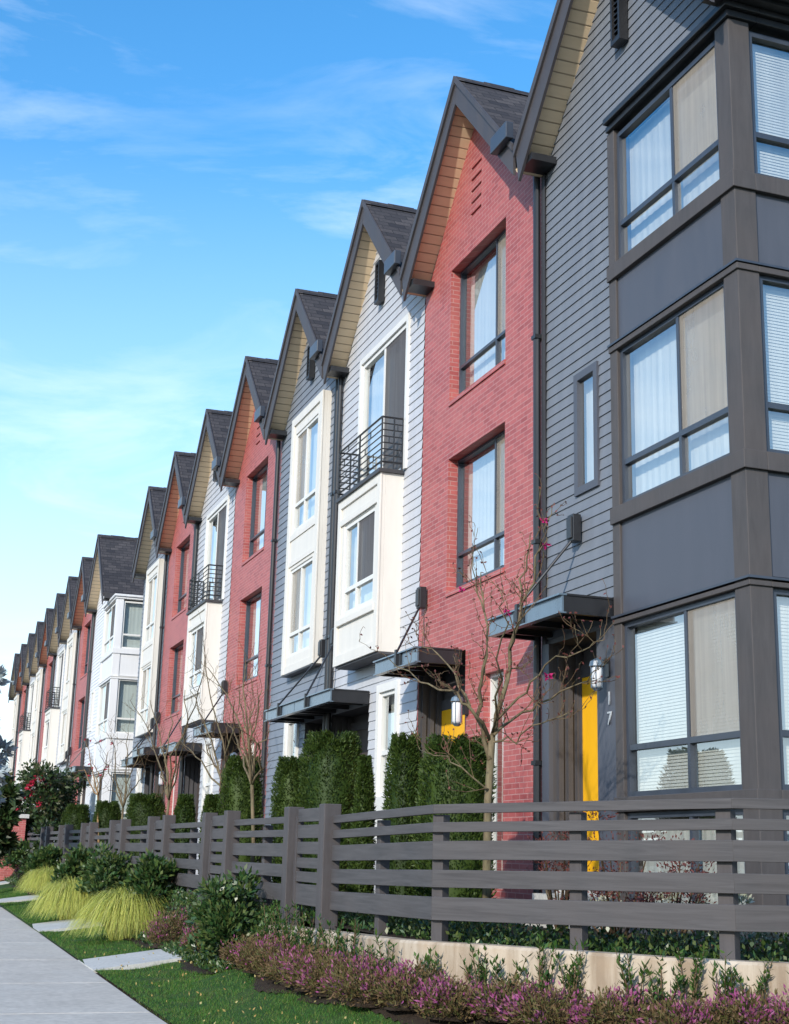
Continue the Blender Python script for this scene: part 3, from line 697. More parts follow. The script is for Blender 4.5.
# ------------------------------------------------------------------ ground
FL = [(4.02, 120.0), (4.02, 10.08), (5.34, 8.05), (9.7, 6.50)]    # fence line
def fence_e(d, s):
    """signed distance from the fence line, positive on the street side (arrays)"""
    d = np.asarray(d, float); s = np.asarray(s, float); best = np.full(d.shape, 1e9); sign = np.ones(d.shape)
    for (ax, ay), (bx, by) in zip(FL[:-1], FL[1:]):
        ux, uy = bx-ax, by-ay; l2 = ux*ux+uy*uy
        t = np.clip(((d-ax)*ux+(s-ay)*uy)/l2, 0, 1); qx, qy = ax+t*ux, ay+t*uy
        dist = np.hypot(d-qx, s-qy); cr = ux*(s-ay)-uy*(d-ax)
        m = dist < best-1e-9; best = np.where(m, dist, best); sign = np.where(m, np.where(cr < 0, 1, -1), sign)
    return best*sign
def RISE(s): return .0095*np.clip(np.asarray(s, float)-11.9, 0, 75)
def sm(x): x = np.clip(x, 0, 1); return x*x*(3-2*x)
def G(d, s):
    d = np.asarray(d, float); s = np.asarray(s, float); e = fence_e(d, s)
    near = .40-.38*sm((e-.12)/1.25)
    far = np.where(e < .5, .10+.60*sm((.5-e)/.45), .10-.09*sm((e-.5)/.8))
    k = sm((s-13.6)/1.2)
    z = near*(1-k)+far*k
    z = np.where(d < 2.40, RISE(s), np.minimum(.74, z*sm((d-2.36)/.5)+.012+RISE(s)))
    return np.where(e < .02, .74, z)
def ghit(px, py):
    r = ray(px, py); lo = None
    for k in np.arange(3, 120, .05):
        p = r*k
        if p[2]+EYE <= float(G(p[0], p[1])): return p[0], p[1], float(G(p[0], p[1]))
    p = r*60; return p[0], p[1], 0.0
def plane(name, pts, mat):
    m = MB(); m.poly(pts); return structure(m.build(name, mat, recalc=False))
plane('ground', [(-900, -900, -.17), (900, -900, -.17), (900, 1600, -.17), (-900, 1600, -.17)], 'far_ground')
SB = [-60, 11.9, 86.9, 400]
m = MB(); k_ = MB(); sb = MB()
for a, b in zip(SB[:-1], SB[1:]):
    za, zb = float(RISE(a)), float(RISE(b))
    m.poly([(-9.5, a, za-.14), (-1.3, a, za-.14), (-1.3, b, zb-.14), (-9.5, b, zb-.14)])
    sb.poly([(-1.118, a, za-.02), (2.6, a, za-.02), (2.6, b, zb-.02), (-1.118, b, zb-.02)])
    k_.hexa([(-1.3, a, za-.3), (-1.12, a, za-.3), (-1.12, b, zb-.3), (-1.3, b, zb-.3)], [(-1.3, a, za), (-1.12, a, za), (-1.12, b, zb), (-1.3, b, zb)])
structure(m.build('road', 'asphalt', recalc=False)); structure(k_.build('kerb', 'path_concrete')); structure(sb.build('sidewalk_bed', 'soil', recalc=False))
m = MB(); j = [-60, -8, -5, -2.2, .2, 2.7, 5.2, 7.7, 10.2, 12.7, 15.2, 17.9, 20.6, 23.3, 26, 28.7, 31.4, 34.1, 36.8, 39.5, 42.2, 44.9, 47.6, 50.3, 53, 56, 59, 62, 65, 70, 75, 80, 400]
def edge(s): return 2.37+.004*max(-60, min(60, s-11.9))
def rz(s): return float(RISE(s))
for a, b in zip(j[:-1], j[1:]): m.hexa([(-1.118, a+.016, -.15), (edge(a), a+.016, -.15), (edge(b), b-.016, -.15), (-1.118, b-.016, -.15)], [(-1.118, a+.016, rz(a)), (edge(a), a+.016, rz(a)), (edge(b), b-.016, rz(b)), (-1.118, b-.016, rz(b))])
structure(m.build('sidewalk', 'sidewalk_concrete', bevel=.008))
def sheet(name, mask, mat, lift, step=.1, d0=2.3, d1=10, s0=3, s1=90):
    ds = np.arange(d0, d1+1e-6, step); ss = np.concatenate([np.arange(s0, 22, step), np.arange(22, s1, .4)])
    D, S = np.meshgrid(ds, ss, indexing='ij'); Z = G(D, S)+lift
    Z = Z + .012*np.sin(D*7.1+S*2.3)*np.sin(S*5.7)*(D > 2.6)
    ok = mask(D, S); idx = np.arange(D.size).reshape(D.shape); f = []
    q = ok[:-1, :-1] & ok[1:, :-1] & ok[1:, 1:] & ok[:-1, 1:]
    a = np.argwhere(q)
    F = np.stack([idx[a[:, 0], a[:, 1]], idx[a[:, 0]+1, a[:, 1]], idx[a[:, 0]+1, a[:, 1]+1], idx[a[:, 0], a[:, 1]+1]], 1)
    me = np_mesh(name, np.stack([D.ravel(), S.ravel(), Z.ravel()], 1), F)
    return structure(link(name, me, mat, smooth=True))
sheet('lawn', lambda d, s: (fence_e(d, s) > .03) & (d >= 2.35), 'lawn_ground', -.004)
bed_e = lambda d, s: .70+.07*np.sin(s*1.7)+.05*np.sin(s*4.1+1)
sheet('planting_bed', lambda d, s: (fence_e(d, s) > .03) & (fence_e(d, s) < bed_e(d, s)), 'soil', .010, .03, 2.5, 9.6, 4.5)
m = MB(); m.poly([(4.03, 10.06, .745), (5.35, 8.06, .745), (9.6, 6.52, .745), (40, 6.45, .745), (40, 43.0, .745), (3.97, 43.0, .745)]); structure(m.build('front_yard', 'soil', recalc=False))
m = MB(); m.poly([(3.97, 43.0, .745), (40, 43.0, .745), (40, 120, .745), (3.97, 120, .745)]); structure(m.build('far_yard', 'lawn_ground', recalc=False))
for a, b in ((16.45, 17.85), (22.7, 24.6), (31.6, 33.2), (40.5, 41.8)):
    m = MB(); n = 8
    for k in range(n):
        dd = [edge(a)+.004+(3.7-edge(a))*q/n for q in (k, k+1)]
        sx_ = (a+b)/2; zz = [float(RISE(sx_))+.008+.17*q/n for q in (k, k+1)]
        m.hexa([(dd[0], a, zz[0]-.15), (dd[1], a, zz[1]-.15), (dd[1], b, zz[1]-.15), (dd[0], b, zz[0]-.15)], [(dd[0], a, zz[0]), (dd[1], a, zz[1]), (dd[1], b, zz[1]), (dd[0], b, zz[0])])
    structure(m.build('garden_path', 'path_concrete'))

# retaining wall
def off(e, n=40):   # the fence line pushed towards the street, rounded at the corner
    pts = [(4.02-e, 14.1), (4.02-e, 12.5), (4.02-e, 11.2)]
    p0, p1, p2 = np.array((4.02-e, 10.7)), np.array((4.02-e, 10.08-.25*e)), None
    u = np.array((1.30, -2.05)); u /= np.linalg.norm(u); nn = np.array((-abs(u[1]), -u[0]))
    a = np.array(FL[1])+nn*e; b = np.array(FL[2])+nn*e
    u3 = np.array((.942, -.336)); n3 = np.array((-.336, -.942)); c = np.array(FL[2])+n3*e; dd = np.array(FL[3])+n3*e
    def bez(p, q, r): return [tuple((1-t)**2*p+2*t*(1-t)*q+t*t*r) for t in np.linspace(0, 1, 9)]
    k1 = np.array((4.02-e, 10.08-e*.35)); pts += bez(np.array((4.02-e, 10.6)), k1, a+u*.7)
    k2 = b+u*(.35*e); pts += bez(b-u*.5, k2, c+u3*.7)
    pts += [tuple(c+u3*2), tuple(dd)]
    return pts
po, pi = off(.24), off(.07)
n = len(po); vs = []; fs = []
ztop = lambda s: .79-.022*max(0, s-9.5)
for k in range(n):
    o_, i_ = np.array(po[k]), np.array(pi[k]); zt = ztop(o_[1]); c_ = (i_-o_)*.1
    vs += [(*o_, -.05), (*o_, zt-.02), (*(o_+c_), zt), (*(i_-c_), zt), (*i_, zt-.02), (*i_, -.05)]
for k in range(n-1):
    for q in range(5): fs.append((k*6+q, k*6+q+1, k*6+q+7, k*6+q+6))
fs += [tuple(range(6)), tuple(range((n-1)*6, n*6))]
m = MB(); m.v = vs; m.f = fs; ob = m.build('retaining_wall', 'wall_concrete')
tag(ob, 'low curved concrete retaining wall with stained face below the nearest fence', 'wall')

# ------------------------------------------------------------------ fences
RAILS = [(.0, .07), (.135, .21), (.275, .415), (.49, .62), (.69, .86)]    # below the top
def mitre(i, e):
    """fence corner i pushed e towards the street, on the bisector"""
    v = [np.array(q) for q in FL]; ns = []
    for a, b in ((i-1, i), (i, i+1)):
        if 0 <= a and b < len(v): u = unit_(v[b]-v[a]); ns.append(np.array((u[1], -u[0])))
    ns = [n_ if n_[0] < 0 else -n_ for n_ in ns]
    if len(ns) == 1: return v[i]+ns[0]*e
    h = unit_(ns[0]+ns[1]); return v[i]+h*e/float(np.dot(h, ns[0]))
def unit_(a): return a/np.linalg.norm(a)
def rail_panel(root, p, q, top_p, top_q, posts, corner_p=None, corner_q=None):
    p = np.array(p); q = np.array(q); u = unit_(q-p); nn = np.array((u[1], -u[0]))
    if nn[0] > 0: nn = -nn
    loc = np.array(root.location[:2]); th = .045
    for a, b in RAILS:
        m = MB(); pts = []
        for pt, tp, off_, cor in ((p, top_p, .0, corner_p), (q, top_q, .0, corner_q), (q, top_q, th, corner_q), (p, top_p, th, corner_p)):
            xy = (mitre(cor, off_) if cor is not None else pt+nn*off_)-loc; pts.append((xy, tp))
        m.hexa([(*xy, tp-b) for xy, tp in pts], [(*xy, tp-a) for xy, tp in pts]); m.build('rail', 'fence_timber', root, bevel=.004)
    for t, h, w in posts:
        c = p+(q-p)*t-loc-nn*.05; tp = top_p+(top_q-top_p)*t
        m = MB(); m.hexa([(*(c+u*sx*w+nn*sy*.047), .60) for sx, sy in ((-1, -1), (1, -1), (1, 1), (-1, 1))], [(*(c+u*sx*w+nn*sy*.047), tp+h) for sx, sy in ((-1, -1), (1, -1), (1, 1), (-1, 1))])
        m.build('post', 'fence_post_timber', root, bevel=.006)
def fence(name, p, q, tp, tq, posts, label, cp=None, cq=None):
    r = empty(name, (*p, 0), label, 'fence', 'slatted timber fence along the gardens')
    rail_panel(r, p, q, tp, tq, posts, cp, cq); return r
def gate(s0, s1, top, label):
    r = empty('garden_gate', (4.0, s0, 0), label, 'gate', 'timber garden gates')
    for s in (s0, s1):
        m = MB(); m.box((-.11, s-s0-.09, .6), (.06, s-s0+.09, top)); m.build('post', 'fence_post_timber', r, bevel=.008)
    l = MB(); a, b = .10, s1-s0-.10
    z = .90
    for hgt, gap in ((.20, .02), (.10, .035), (.10, .035), (.12, .035), (.13, .03), (.13, .0)):
        l.box((-.03, a+.07, z), (.0, b-.07, z+hgt)); z += hgt+gap
    l.build('gate_boards', 'fence_timber', r, bevel=.004)
    f = MB(); f.box((-.04, a, .88), (.01, a+.07, top-.10)); f.box((-.04, b-.07, .88), (.01, b, top-.10)); f.build('gate_frame', 'fence_post_timber', r, bevel=.004)
    return r
gs = [(12.74, 13.99), (16.75, 18.0), (20.80, 22.05), (24.8, 26.05), (28.8, 30.05), (32.8, 34.05), (36.8, 38.05)]
fence('slat_fence', FL[2], FL[3], 1.83, 1.86, [(.45, -.075, .05), (.98, -.075, .05)], 'dark slatted fence section at right edge of the picture, past the corner post', 2, None)
fence('slat_fence', FL[1], FL[2], 1.79, 1.83, [(.0, -.075, .05), (.50, -.075, .05), (.97, -.075, .055)], 'widest slatted fence section facing the viewer above the concrete wall', 1, 2)
fence('slat_fence', (4.02, 12.65), FL[1], 1.75, 1.79, [(.46, -.075, .05)], 'slatted fence section between the nearest gate and the fence corner', None, 1)
for i, (a, b) in enumerate(gs):
    nm = ['nearest slatted timber gate between two tall posts', 'second slatted gate from the right, behind the big leafy shrub', 'third slatted gate from the right along the garden fence', 'fourth slatted gate from the right along the garden fence', 'fifth slatted gate from the right along the garden fence', 'sixth slatted gate from the right along the garden fence', 'farthest small slatted gate at the left end of the fence'][i]
    gate(a, b, 1.86+.02*min(i, 2), nm)
    if i+1 < len(gs):
        fence('slat_fence', (4.02, gs[i+1][0]-.09), (4.02, b+.09), 1.77, 1.77, [(.5, -.075, .05)], '%s slatted fence section left of the nearest gate, between two gates' % ORD[i])
fence('slat_fence', (4.02, 42.6), (4.02, 38.15), 1.77, 1.77, [(.05, -.075, .05), (.5, -.075, .05)], 'farthest slatted fence section, ending at the brick pier')
m = MB(); m.box((3.3, 43.2, .0), (3.95, 43.9, 2.2)); pr = m.build('brick_pier', 'red_brick'); tag(pr, 'red brick gate pier with a pale stone cap at far left', 'pier')
m = MB(); m.box((3.22, 43.12, 2.2), (4.03, 43.98, 2.32)); m.build('cap', 'path_concrete', pr, bevel=.01)
m = MB(); m.box((2.6, 43.3, -.05), (3.3, 43.6, 1.4)); lw = m.build('brick_wall', 'red_brick'); tag(lw, 'low red brick wall at far left beside the brick pier', 'wall')
m = MB(); m.box((2.55, 43.24, 1.4), (3.3, 43.66, 1.5)); m.build('coping', 'path_concrete', lw, bevel=.01)

# ------------------------------------------------------------------ plants
def quads(centers, axis, side, ln, wd, fold=0.0):
    """leaf rhombi: centre = base; axis unit, side unit; returns verts, faces"""
    n = len(centers); ln = np.asarray(ln).reshape(-1, 1); wd = np.asarray(wd).reshape(-1, 1)
    b = centers; t = centers+axis*ln; mid = centers+axis*ln*.45; nn = np.cross(axis, side)
    v = np.stack([b, mid+side*wd*.5+nn*fold*wd, t, mid-side*wd*.5+nn*fold*wd], 1).reshape(-1, 3)
    f = np.arange(4*n).reshape(n, 4); return v, f
def unit(a): return a/np.maximum(1e-9, np.linalg.norm(a, axis=-1, keepdims=True))
def rnd_dirs(n, rng): return unit(rng.normal(size=(n, 3)))
def merge(parts):
    vs, fs, o = [], [], 0
    for v, f in parts: vs.append(v); fs.append(f+o); o += len(v)
    return np.concatenate(vs), np.concatenate(fs)
def core(nx, rad, lump=.1, seed=0, shape=lambda t: 1.0):
    """rounded dark inner body, (u,v) grid"""
    rng = np.random.default_rng(seed); U, V = 14, 10; vs = []; fs = []
    for j in range(V+1):
        t = j/V
        for i in range(U):
            a = 2*PI*i/U; r = shape(t)*(1+lump*rng.normal()*.5); vs.append((rad[0]*r*math.cos(a), rad[1]*r*math.sin(a), rad[2]*t))
    for j in range(V):
        for i in range(U): fs.append((j*U+i, j*U+(i+1) % U, (j+1)*U+(i+1) % U, (j+1)*U+i))
    return np.array(vs), np.array(fs)
def hedge_tree(name, loc, rx, ry, h, label, cat='shrub', mat='cypress_foliage', n=7000, leaf=.065, box=.35, group=None, seed=0, taper=.25):
    """dense clipped evergreen: stem and a crown of small overlapping sprays"""
    rng = np.random.default_rng(seed); t = empty(name, loc, label, cat, group, rng.uniform(0, 6.28) if abs(rx-ry) < .1 else 0)
    def prof(tt):
        tt = np.asarray(tt, float); k_ = 2+5*box
        return (.90+.10*np.clip(tt*3, 0, 1))*(1-taper*tt)*np.clip(1-(np.clip(tt-.45, 0, 1)/.56)**k_, .02, 1)**(1/k_ if box < .8 else .3)
    def lump(a, z): return 1+.09*np.sin(3*a+seed+z*4)+.06*np.sin(7*a+z*9+seed*2)+.05*np.sin(13*a-z*17)
    z = rng.uniform(0.02, 1, n)**.9; a = rng.uniform(0, 2*PI, n); rr = rng.uniform(.80, 1.06, n)*prof(z)*lump(a, z)
    top = rng.random(n) < .18; z = np.where(top, .93+.07*rng.random(n), z); rr = np.where(top, np.sqrt(rng.random(n))*prof(.93), rr)
    c = np.stack([rx*rr*np.cos(a), ry*rr*np.sin(a), h*z*(1+.03*np.sin(5*a+seed))], 1)
    out = np.stack([np.cos(a), np.sin(a), np.full(n, .9)], 1); ax = unit(out+rng.normal(size=(n, 3))*.45); sd = unit(np.cross(ax, rnd_dirs(n, rng)))
    lv, lf = quads(c-ax*leaf*.5, ax, sd, leaf*rng.uniform(.7, 1.5, n), leaf*.36*rng.uniform(.7, 1.3, n), .1)
    cv, cf = core(0, (rx*.86, ry*.86, h*.95), .08, seed, lambda q: float(prof(q)))
    link('crown', np_mesh('crown', *merge([(lv, lf), (cv, cf)])), mat, t)
    m = MB(); m.tube([(0, 0, -.05), (0, 0, h*.25)], [.05, .04], 8); m.build('trunk', 'grey_bark', t)
    return t
def leafy_shrub(name, loc, rx, ry, h, label, mat='laurel_leaf', n=2200, leaf=.085, group=None, seed=0, cat='shrub', flat=.5, stems=8, gaps=True):
    """shrub of separate leaves on stems"""
    rng = np.random.default_rng(seed); t = empty(name, loc, label, cat, group)
    k = max(6, int(n/105)); ca = rng.uniform(0, 2*PI, k); cr = np.sqrt(rng.random(k))*.85; cz = rng.uniform(.25, 1, k)
    sh = np.sqrt(np.clip(1-(cz*1.0-.35)**2*1.6, .15, 1)); gr = rng.uniform(.72, 1.18, k); cen = np.stack([rx*cr*sh*gr*np.cos(ca), ry*cr*sh*gr*np.sin(ca), h*cz*gr*(1-.25*cr**2)], 1)
    who = rng.integers(0, k, n); d = rnd_dirs(n, rng); d[:, 2] = np.abs(d[:, 2])*.9-.15; d = unit(d)
    sp = min(rx, ry)*(.24+.22*rng.random(k))[who][:, None]*rng.uniform(.25, 1.1, n)[:, None]
    c = cen[who]+d*sp; c[:, 2] = np.maximum(c[:, 2], .015)
    ax = unit(d+np.array([0, 0, .35])+rng.normal(size=(n, 3))*.35); sd = unit(np.cross(ax, rnd_dirs(n, rng)))
    lv, lf = quads(c, ax, sd, leaf*rng.uniform(.6, 1.25, n), leaf*.42*rng.uniform(.8, 1.2, n), .18)
    link('crown', np_mesh('crown', lv, lf), mat, t)
    m = MB()
    for i in range(stems):
        e = cen[i % k]; m.tube([(e[0]*.15, e[1]*.15, -.03), (e[0]*.6, e[1]*.6, e[2]*.5), tuple(e)], [.012, .009, .004], 5)
    m.build('stems', 'brown_twig', t)
    return t
def heather(loc, r, h, label, group, seed, pink=.4):
    rng = np.random.default_rng(seed); t = empty('heather', loc, label, 'heather', group)
    n = 1500
    a = rng.uniform(0, 2*PI, n); q = np.sqrt(rng.random(n)); base = np.stack([r*.5*q*np.cos(a), r*.5*q*np.sin(a), np.zeros(n)], 1)
    tipz = h*(1-.55*q**2)*rng.uniform(.55, 1.12, n); tip = np.stack([r*1.08*q*np.cos(a), r*1.08*q*np.sin(a), tipz], 1)+rng.normal(size=(n, 3))*.025
    lv = []
    for f0, f1, cnt in ((.35, .9, 3),):
        fr = rng.uniform(.25, 1, (n, cnt)); b = base[:, None]+(tip-base)[:, None]*fr[..., None]; b = b.reshape(-1, 3)+rng.normal(size=(n*cnt, 3))*.012
    ax = unit(np.repeat(unit(tip-base), 3, 0)+rng.normal(size=b.shape)*.55); sd = unit(np.cross(ax, rnd_dirs(len(b), rng)))
    v, f = quads(b, ax, sd, rng.uniform(.025, .055, len(b)), rng.uniform(.008, .016, len(b)))
    link('foliage', np_mesh('foliage', v, f), 'heather_leaf', t)
    nb = int(n*pink*.9); w = rng.integers(0, n, nb)
    # blooms gather in patches
    pa = (np.sin(tip[w, 0]*17+seed)+np.sin(tip[w, 1]*15+seed*2)) > .35
    w = w[pa]; nb = len(w); b = base[w]+(tip-base)[w]*rng.uniform(.86, 1.06, (nb, 1))+rng.normal(size=(nb, 3))*.01
    ax = unit(unit(tip-base)[w]+rng.normal(size=(nb, 3))*.4); sd = unit(np.cross(ax, rnd_dirs(nb, rng)))
    v, f = quads(b, ax, sd, rng.uniform(.02, .05, nb), rng.uniform(.010, .018, nb))
    link('blossom', np_mesh('blossom', v, f), 'heather_bloom', t)
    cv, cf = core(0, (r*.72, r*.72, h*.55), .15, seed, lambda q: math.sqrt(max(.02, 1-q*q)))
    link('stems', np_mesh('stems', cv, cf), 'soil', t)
    return t
def grass_clump(loc, r, h, label, group, seed, n=4200):
    rng = np.random.default_rng(seed); K = 6
    t = empty('ornamental_grass', loc, label, 'grass clump', group)
    a = rng.uniform(0, 2*PI, n); q = np.sqrt(rng.random(n)); b = np.stack([.22*r*q*np.cos(a), .22*r*q*np.sin(a), np.zeros(n)], 1)
    a2 = a+rng.normal(size=n)*.75; reach = r*(.30+.80*q)*rng.uniform(.7, 1.15, n); hh = h*rng.uniform(.55, 1.15, n)
    s = np.linspace(0, 1, K)
    b = b*1.7
    X = b[:, None, 0]+reach[:, None]*(s**1.25)*np.cos(a2)[:, None]; Y = b[:, None, 1]+reach[:, None]*(s**1.25)*np.sin(a2)[:, None]
    A_ = 2.0+.75*q; B_ = 1.05+1.55*q
    Z = hh[:, None]*(A_[:, None]*s-B_[:, None]*s*s)
    P = np.stack([X, Y, np.maximum(Z, .01)], -1); wd = rng.uniform(.0035, .007, n)[:, None]*(1-s*.85)
    sd = np.stack([-np.sin(a2+rng.normal(size=n)*.6), np.cos(a2), np.zeros(n)], 1)[:, None]
    Lf = P-sd*wd[..., None]; Rt = P+sd*wd[..., None]; V = np.stack([Lf, Rt], 2).reshape(-1, 3)
    i = np.arange(n)[:, None]*(2*K)+np.arange(K-1)[None]*2; F = np.stack([i, i+1, i+3, i+2], -1).reshape(-1, 4)
    link('blades', np_mesh('blades', V, F), 'yellow_grass', t)
    return t
def branch_tree(name, loc, label, limbs, seed, twig_n=3, bark_m='grey_bark', twig_m='brown_twig', blossom=None, nb=0, group=None, trunk=None, twig_len=.35, cat='tree', buds=0):
    """trunk and limbs from point lists (local), random twigs off every limb"""
    rng = np.random.default_rng(seed); t = empty(name, loc, label, cat, group)
    m = MB(); m.tube(*trunk, n=9); m.build('trunk', bark_m, t, smooth=True)
    b = MB(); tw = MB(); tips = []
    def wob(pts, rads, k=3, am=.018):
        P = [Vector(p) for p in pts]; out = []; rr = []
        for i in range(len(P)-1):
            for j in range(k):
                f = j/k; q = P[i].lerp(P[i+1], f)
                if i or j: q += Vector(rng.normal(size=3)*am)
                out.append(q); rr.append(rads[i]*(1-f)+rads[i+1]*f)
        out.append(P[-1]); rr.append(rads[-1]); return out, rr
    def twigs(pts, rr, depth, ln):
        L_ = len(pts)
        for i in range(1, L_):
            if rng.random() > (.66 if depth else .66): continue
            d = (pts[i]-pts[i-1]).normalized(); dr = (d*.75+Vector(rng.normal(size=3)*.55)+Vector((0, 0, .38))).normalized()
            l = ln*rng.uniform(.5, 1.25); a = pts[i]; q1 = a+dr*l*.5+Vector(rng.normal(size=3)*.012); q2 = q1+(dr+Vector((0, 0, .3))+Vector(rng.normal(size=3)*.2)).normalized()*l*.5
            r0 = max(.0035, min(.008, rr[i]*.5)); P, R = wob([a, q1, q2], [r0, r0*.75, .0022], 2, .006)
            tw.tube(P, R, 4, False); tips.extend([P[-1], P[len(P)//2]])
            if depth > 0: twigs(P, R, depth-1, ln*.55)
    for pts, rads in limbs:
        P, R = wob(pts, rads); b.tube(P, R, 7); twigs(P, R, twig_n-1, twig_len); tips.append(P[-1])
    b.build('limbs', bark_m, t, smooth=True); tw.build('twigs', twig_m, t, recalc=False)
    if blossom and nb and tips:
        pts = []; parts = []
        if isinstance(nb, list): cs = [np.array(p) for p in nb]
        else: cs = [np.array(tips[i]) for i in rng.choice(len(tips), min(nb, len(tips)), replace=False)]
        for c in cs:
            k = 14; d = rnd_dirs(k, rng); parts.append(quads(np.repeat(c[None], k, 0)+d*.006, d, unit(np.cross(d, rnd_dirs(k, rng))), np.full(k, .040)*rng.uniform(.6, 1.3, k), np.full(k, .028), .15))
        link('blossom', np_mesh('blossom', *merge(parts)), blossom, t)
    if buds and tips:
        cs = np.array([list(p) for p in tips]); d = rnd_dirs(len(cs), rng); v, f = quads(cs, d, unit(np.cross(d, rnd_dirs(len(cs), rng))), np.full(len(cs), .035), np.full(len(cs), .02))
        link('buds', np_mesh('buds', v, f), 'barberry_leaf', t)
    return t

# --- clipped evergreens behind the fence
def by_px(cx, ytop, wpx, d, base=.745):
    x, s, z = at_x(cx, ytop, d); dep = float(np.dot((x, s, z-EYE), FWD)); return (x, s, base), wpx/2*dep/FPX, z-base
hg = 'clipped evergreen shrubs behind the fence'
for i, (cx, yt, wp, d, box, tap, lab) in enumerate([
    (457, 741, 74, 5.35, .9, .02, 'broad clipped conifer directly left of the nearest bare tree'),
    (406, 739, 44, 5.45, .5, .22, 'pointed conifer beside the narrow white window, left of the broad one'),
    (334, 737, 62, 5.2, 1.2, .0, 'tallest square clipped conifer behind the nearest gate'),
    (365, 760, 26, 5.3, .2, .35, 'small pointed conifer at the right side of the tallest square one'),
    (293, 761, 36, 5.2, .9, .05, 'medium clipped conifer left of the tallest square one'),
    (244, 760, 42, 5.0, .9, .08, 'rounded upright conifer behind the second gate'),
    (213, 797, 22, 5.0, .2, .1, 'small round clipped shrub left of the rounded upright conifer'),
    (186, 797, 24, 5.0, .2, .1, 'small round clipped shrub in front of the balcony house door'),
    (146, 796, 42, 5.0, .5, .1, 'low wide clipped shrub right of the bare tree stems'),
    (108, 803, 30, 5.0, .4, .1, 'low clipped shrub left of the low wide one'),
    (78, 806, 30, 5.0, .4, .1, 'farthest low clipped shrub near the flowering camellia')]):
    loc, r, h = by_px(cx, yt, wp, d); hedge_tree('conifer', loc, r, r*.95, h, lab, 'conifer', n=int(9000+16000*min(1, r*h)), leaf=.042, box=box, group=hg, seed=i+1, taper=tap)

# --- bed in front of the fence
sg = 'leafy evergreen shrubs in front of the fence'
for i, (px, py, wp, hp, lab) in enumerate([
    (228, 932, 88, 80, 'big leafy evergreen shrub left of the nearest gate'),
    (155, 903, 62, 54, 'dark leafy shrub between the yellow grass and the big leafy shrub'),
    (112, 890, 62, 46, 'leafy shrub behind the nearest yellow grass clump'),
    (78, 880, 50, 36, 'leafy shrub behind the middle yellow grass clump'),
    (48, 872, 46, 32, 'leafy shrub behind the farthest yellow grass clump'),
    (18, 868, 44, 32, 'farthest leafy shrub near the low brick wall')]):
    x, s, z = at_x(px, py, 3.72 if i else 3.60); z = float(G(x, s))
    dep = float(np.dot((x, s, z-EYE), FWD)); r = wp/2*dep/FPX; h = hp*dep/FPX
    leafy_shrub('leafy_shrub', (x, s, z-.02), r, min(r, .55), h, lab, 'laurel_leaf', 4200, .085+.01*i, sg, 20+i)
def upright_plant(name, loc, r, h, label, group, seed):
    rng = np.random.default_rng(seed); t = empty(name, loc, label, 'plant', group); m = MB(); parts = []
    for k in range(rng.integers(6, 10)):
        a = rng.uniform(0, 6.28); top = np.array([r*rng.uniform(.3, 1.1)*math.cos(a), r*rng.uniform(.3, 1.1)*math.sin(a), h*rng.uniform(.45, 1)])
        base = np.array([.03*math.cos(a), .03*math.sin(a), -.02]); mid = (base+top)/2*np.array([.7, .7, 1])
        m.tube([base, mid, top], [.006, .005, .002], 5)
        n = int(16+34*top[2]); f_ = np.sort(rng.uniform(.22, 1.03, n)); c = np.where(f_[:, None] < .5, base+(mid-base)*f_[:, None]*2, mid+(top-mid)*(f_[:, None]*2-1))
        an = rng.uniform(0, 6.28)+np.arange(n)*2.4; up = rng.uniform(.25, 1.2, n)*(.6+f_); ax = unit(np.stack([np.cos(an), np.sin(an), up], 1)); sd_ = unit(np.cross(ax, rnd_dirs(n, rng)*.4+np.array([0, 0, 1.])))
        parts.append(quads(c, ax, sd_, rng.uniform(.035, .075, n), rng.uniform(.013, .026, n), .2))
    link('foliage', np_mesh('foliage', *merge(parts)), 'young_leaf', t); m.build('stems', 'brown_twig', t)
    return t
# upright young plants along the concrete wall
def along(e):
    P = [np.array(p) for p in off(e)]; L_ = [0]
    for a, b in zip(P[:-1], P[1:]): L_.append(L_[-1]+np.linalg.norm(b-a))
    def f(q):
        q = max(0, min(L_[-1]-1e-6, q)); i = int(np.searchsorted(L_, q, side='right')-1); t = (q-L_[i])/(L_[i+1]-L_[i]); return P[i]*(1-t)+P[i+1]*t
    return f, L_[-1]
f, LT = along(.33); yg = 'young leafy plants along the concrete wall'
q = .35; k = 0
rr = random.Random(3)
qs = []
while q < min(LT, 7.2): qs.append(q); q += rr.choice((.18, .24, .32, .5))
for k, q in enumerate(qs):
    x, s = f(q); hgt = rr.uniform(.34, .58)
    upright_plant('young_shrub', (x, s, float(G(x, s))-.01), .16, hgt, '%s young green plant counted from the left along the concrete wall' % ORD[k], yg, 60+k)
f, LT = along(.50); hgp = 'heather mounds edging the lawn'
q = .35; k = 0; hs = []
while q < min(LT, 7.6): hs.append(q); q += rr.uniform(.36, .46)
for k, q in enumerate(hs):
    x, s = f(q); x += rr.uniform(-.05, .05)
    heather((x, s, float(G(x, s))-.01), rr.uniform(.25, .33), rr.uniform(.21, .30), '%s heather mound counted from the left below the concrete wall' % ORD[k], hgp, 100+k, rr.uniform(.25, .6)+.05*k)
for k, (px, py, wp, lab) in enumerate([(172, 950, 52, 'pink brown heather mound left of the big leafy shrub, beside the path'), (208, 957, 50, 'pink brown heather mound in front of the big leafy shrub'), (31, 886, 30, 'purple heather mound left of the farthest yellow grass clump'), (8, 880, 26, 'brownish heather mound at the far left edge')]):
    x, s, z = ghit(px, py-3); dep = float(np.dot((x, s, z-EYE), FWD)); r = wp/2*dep/FPX
    heather((x, s, z-.01), r, r*1.35, lab, hgp, 150+k, .6)
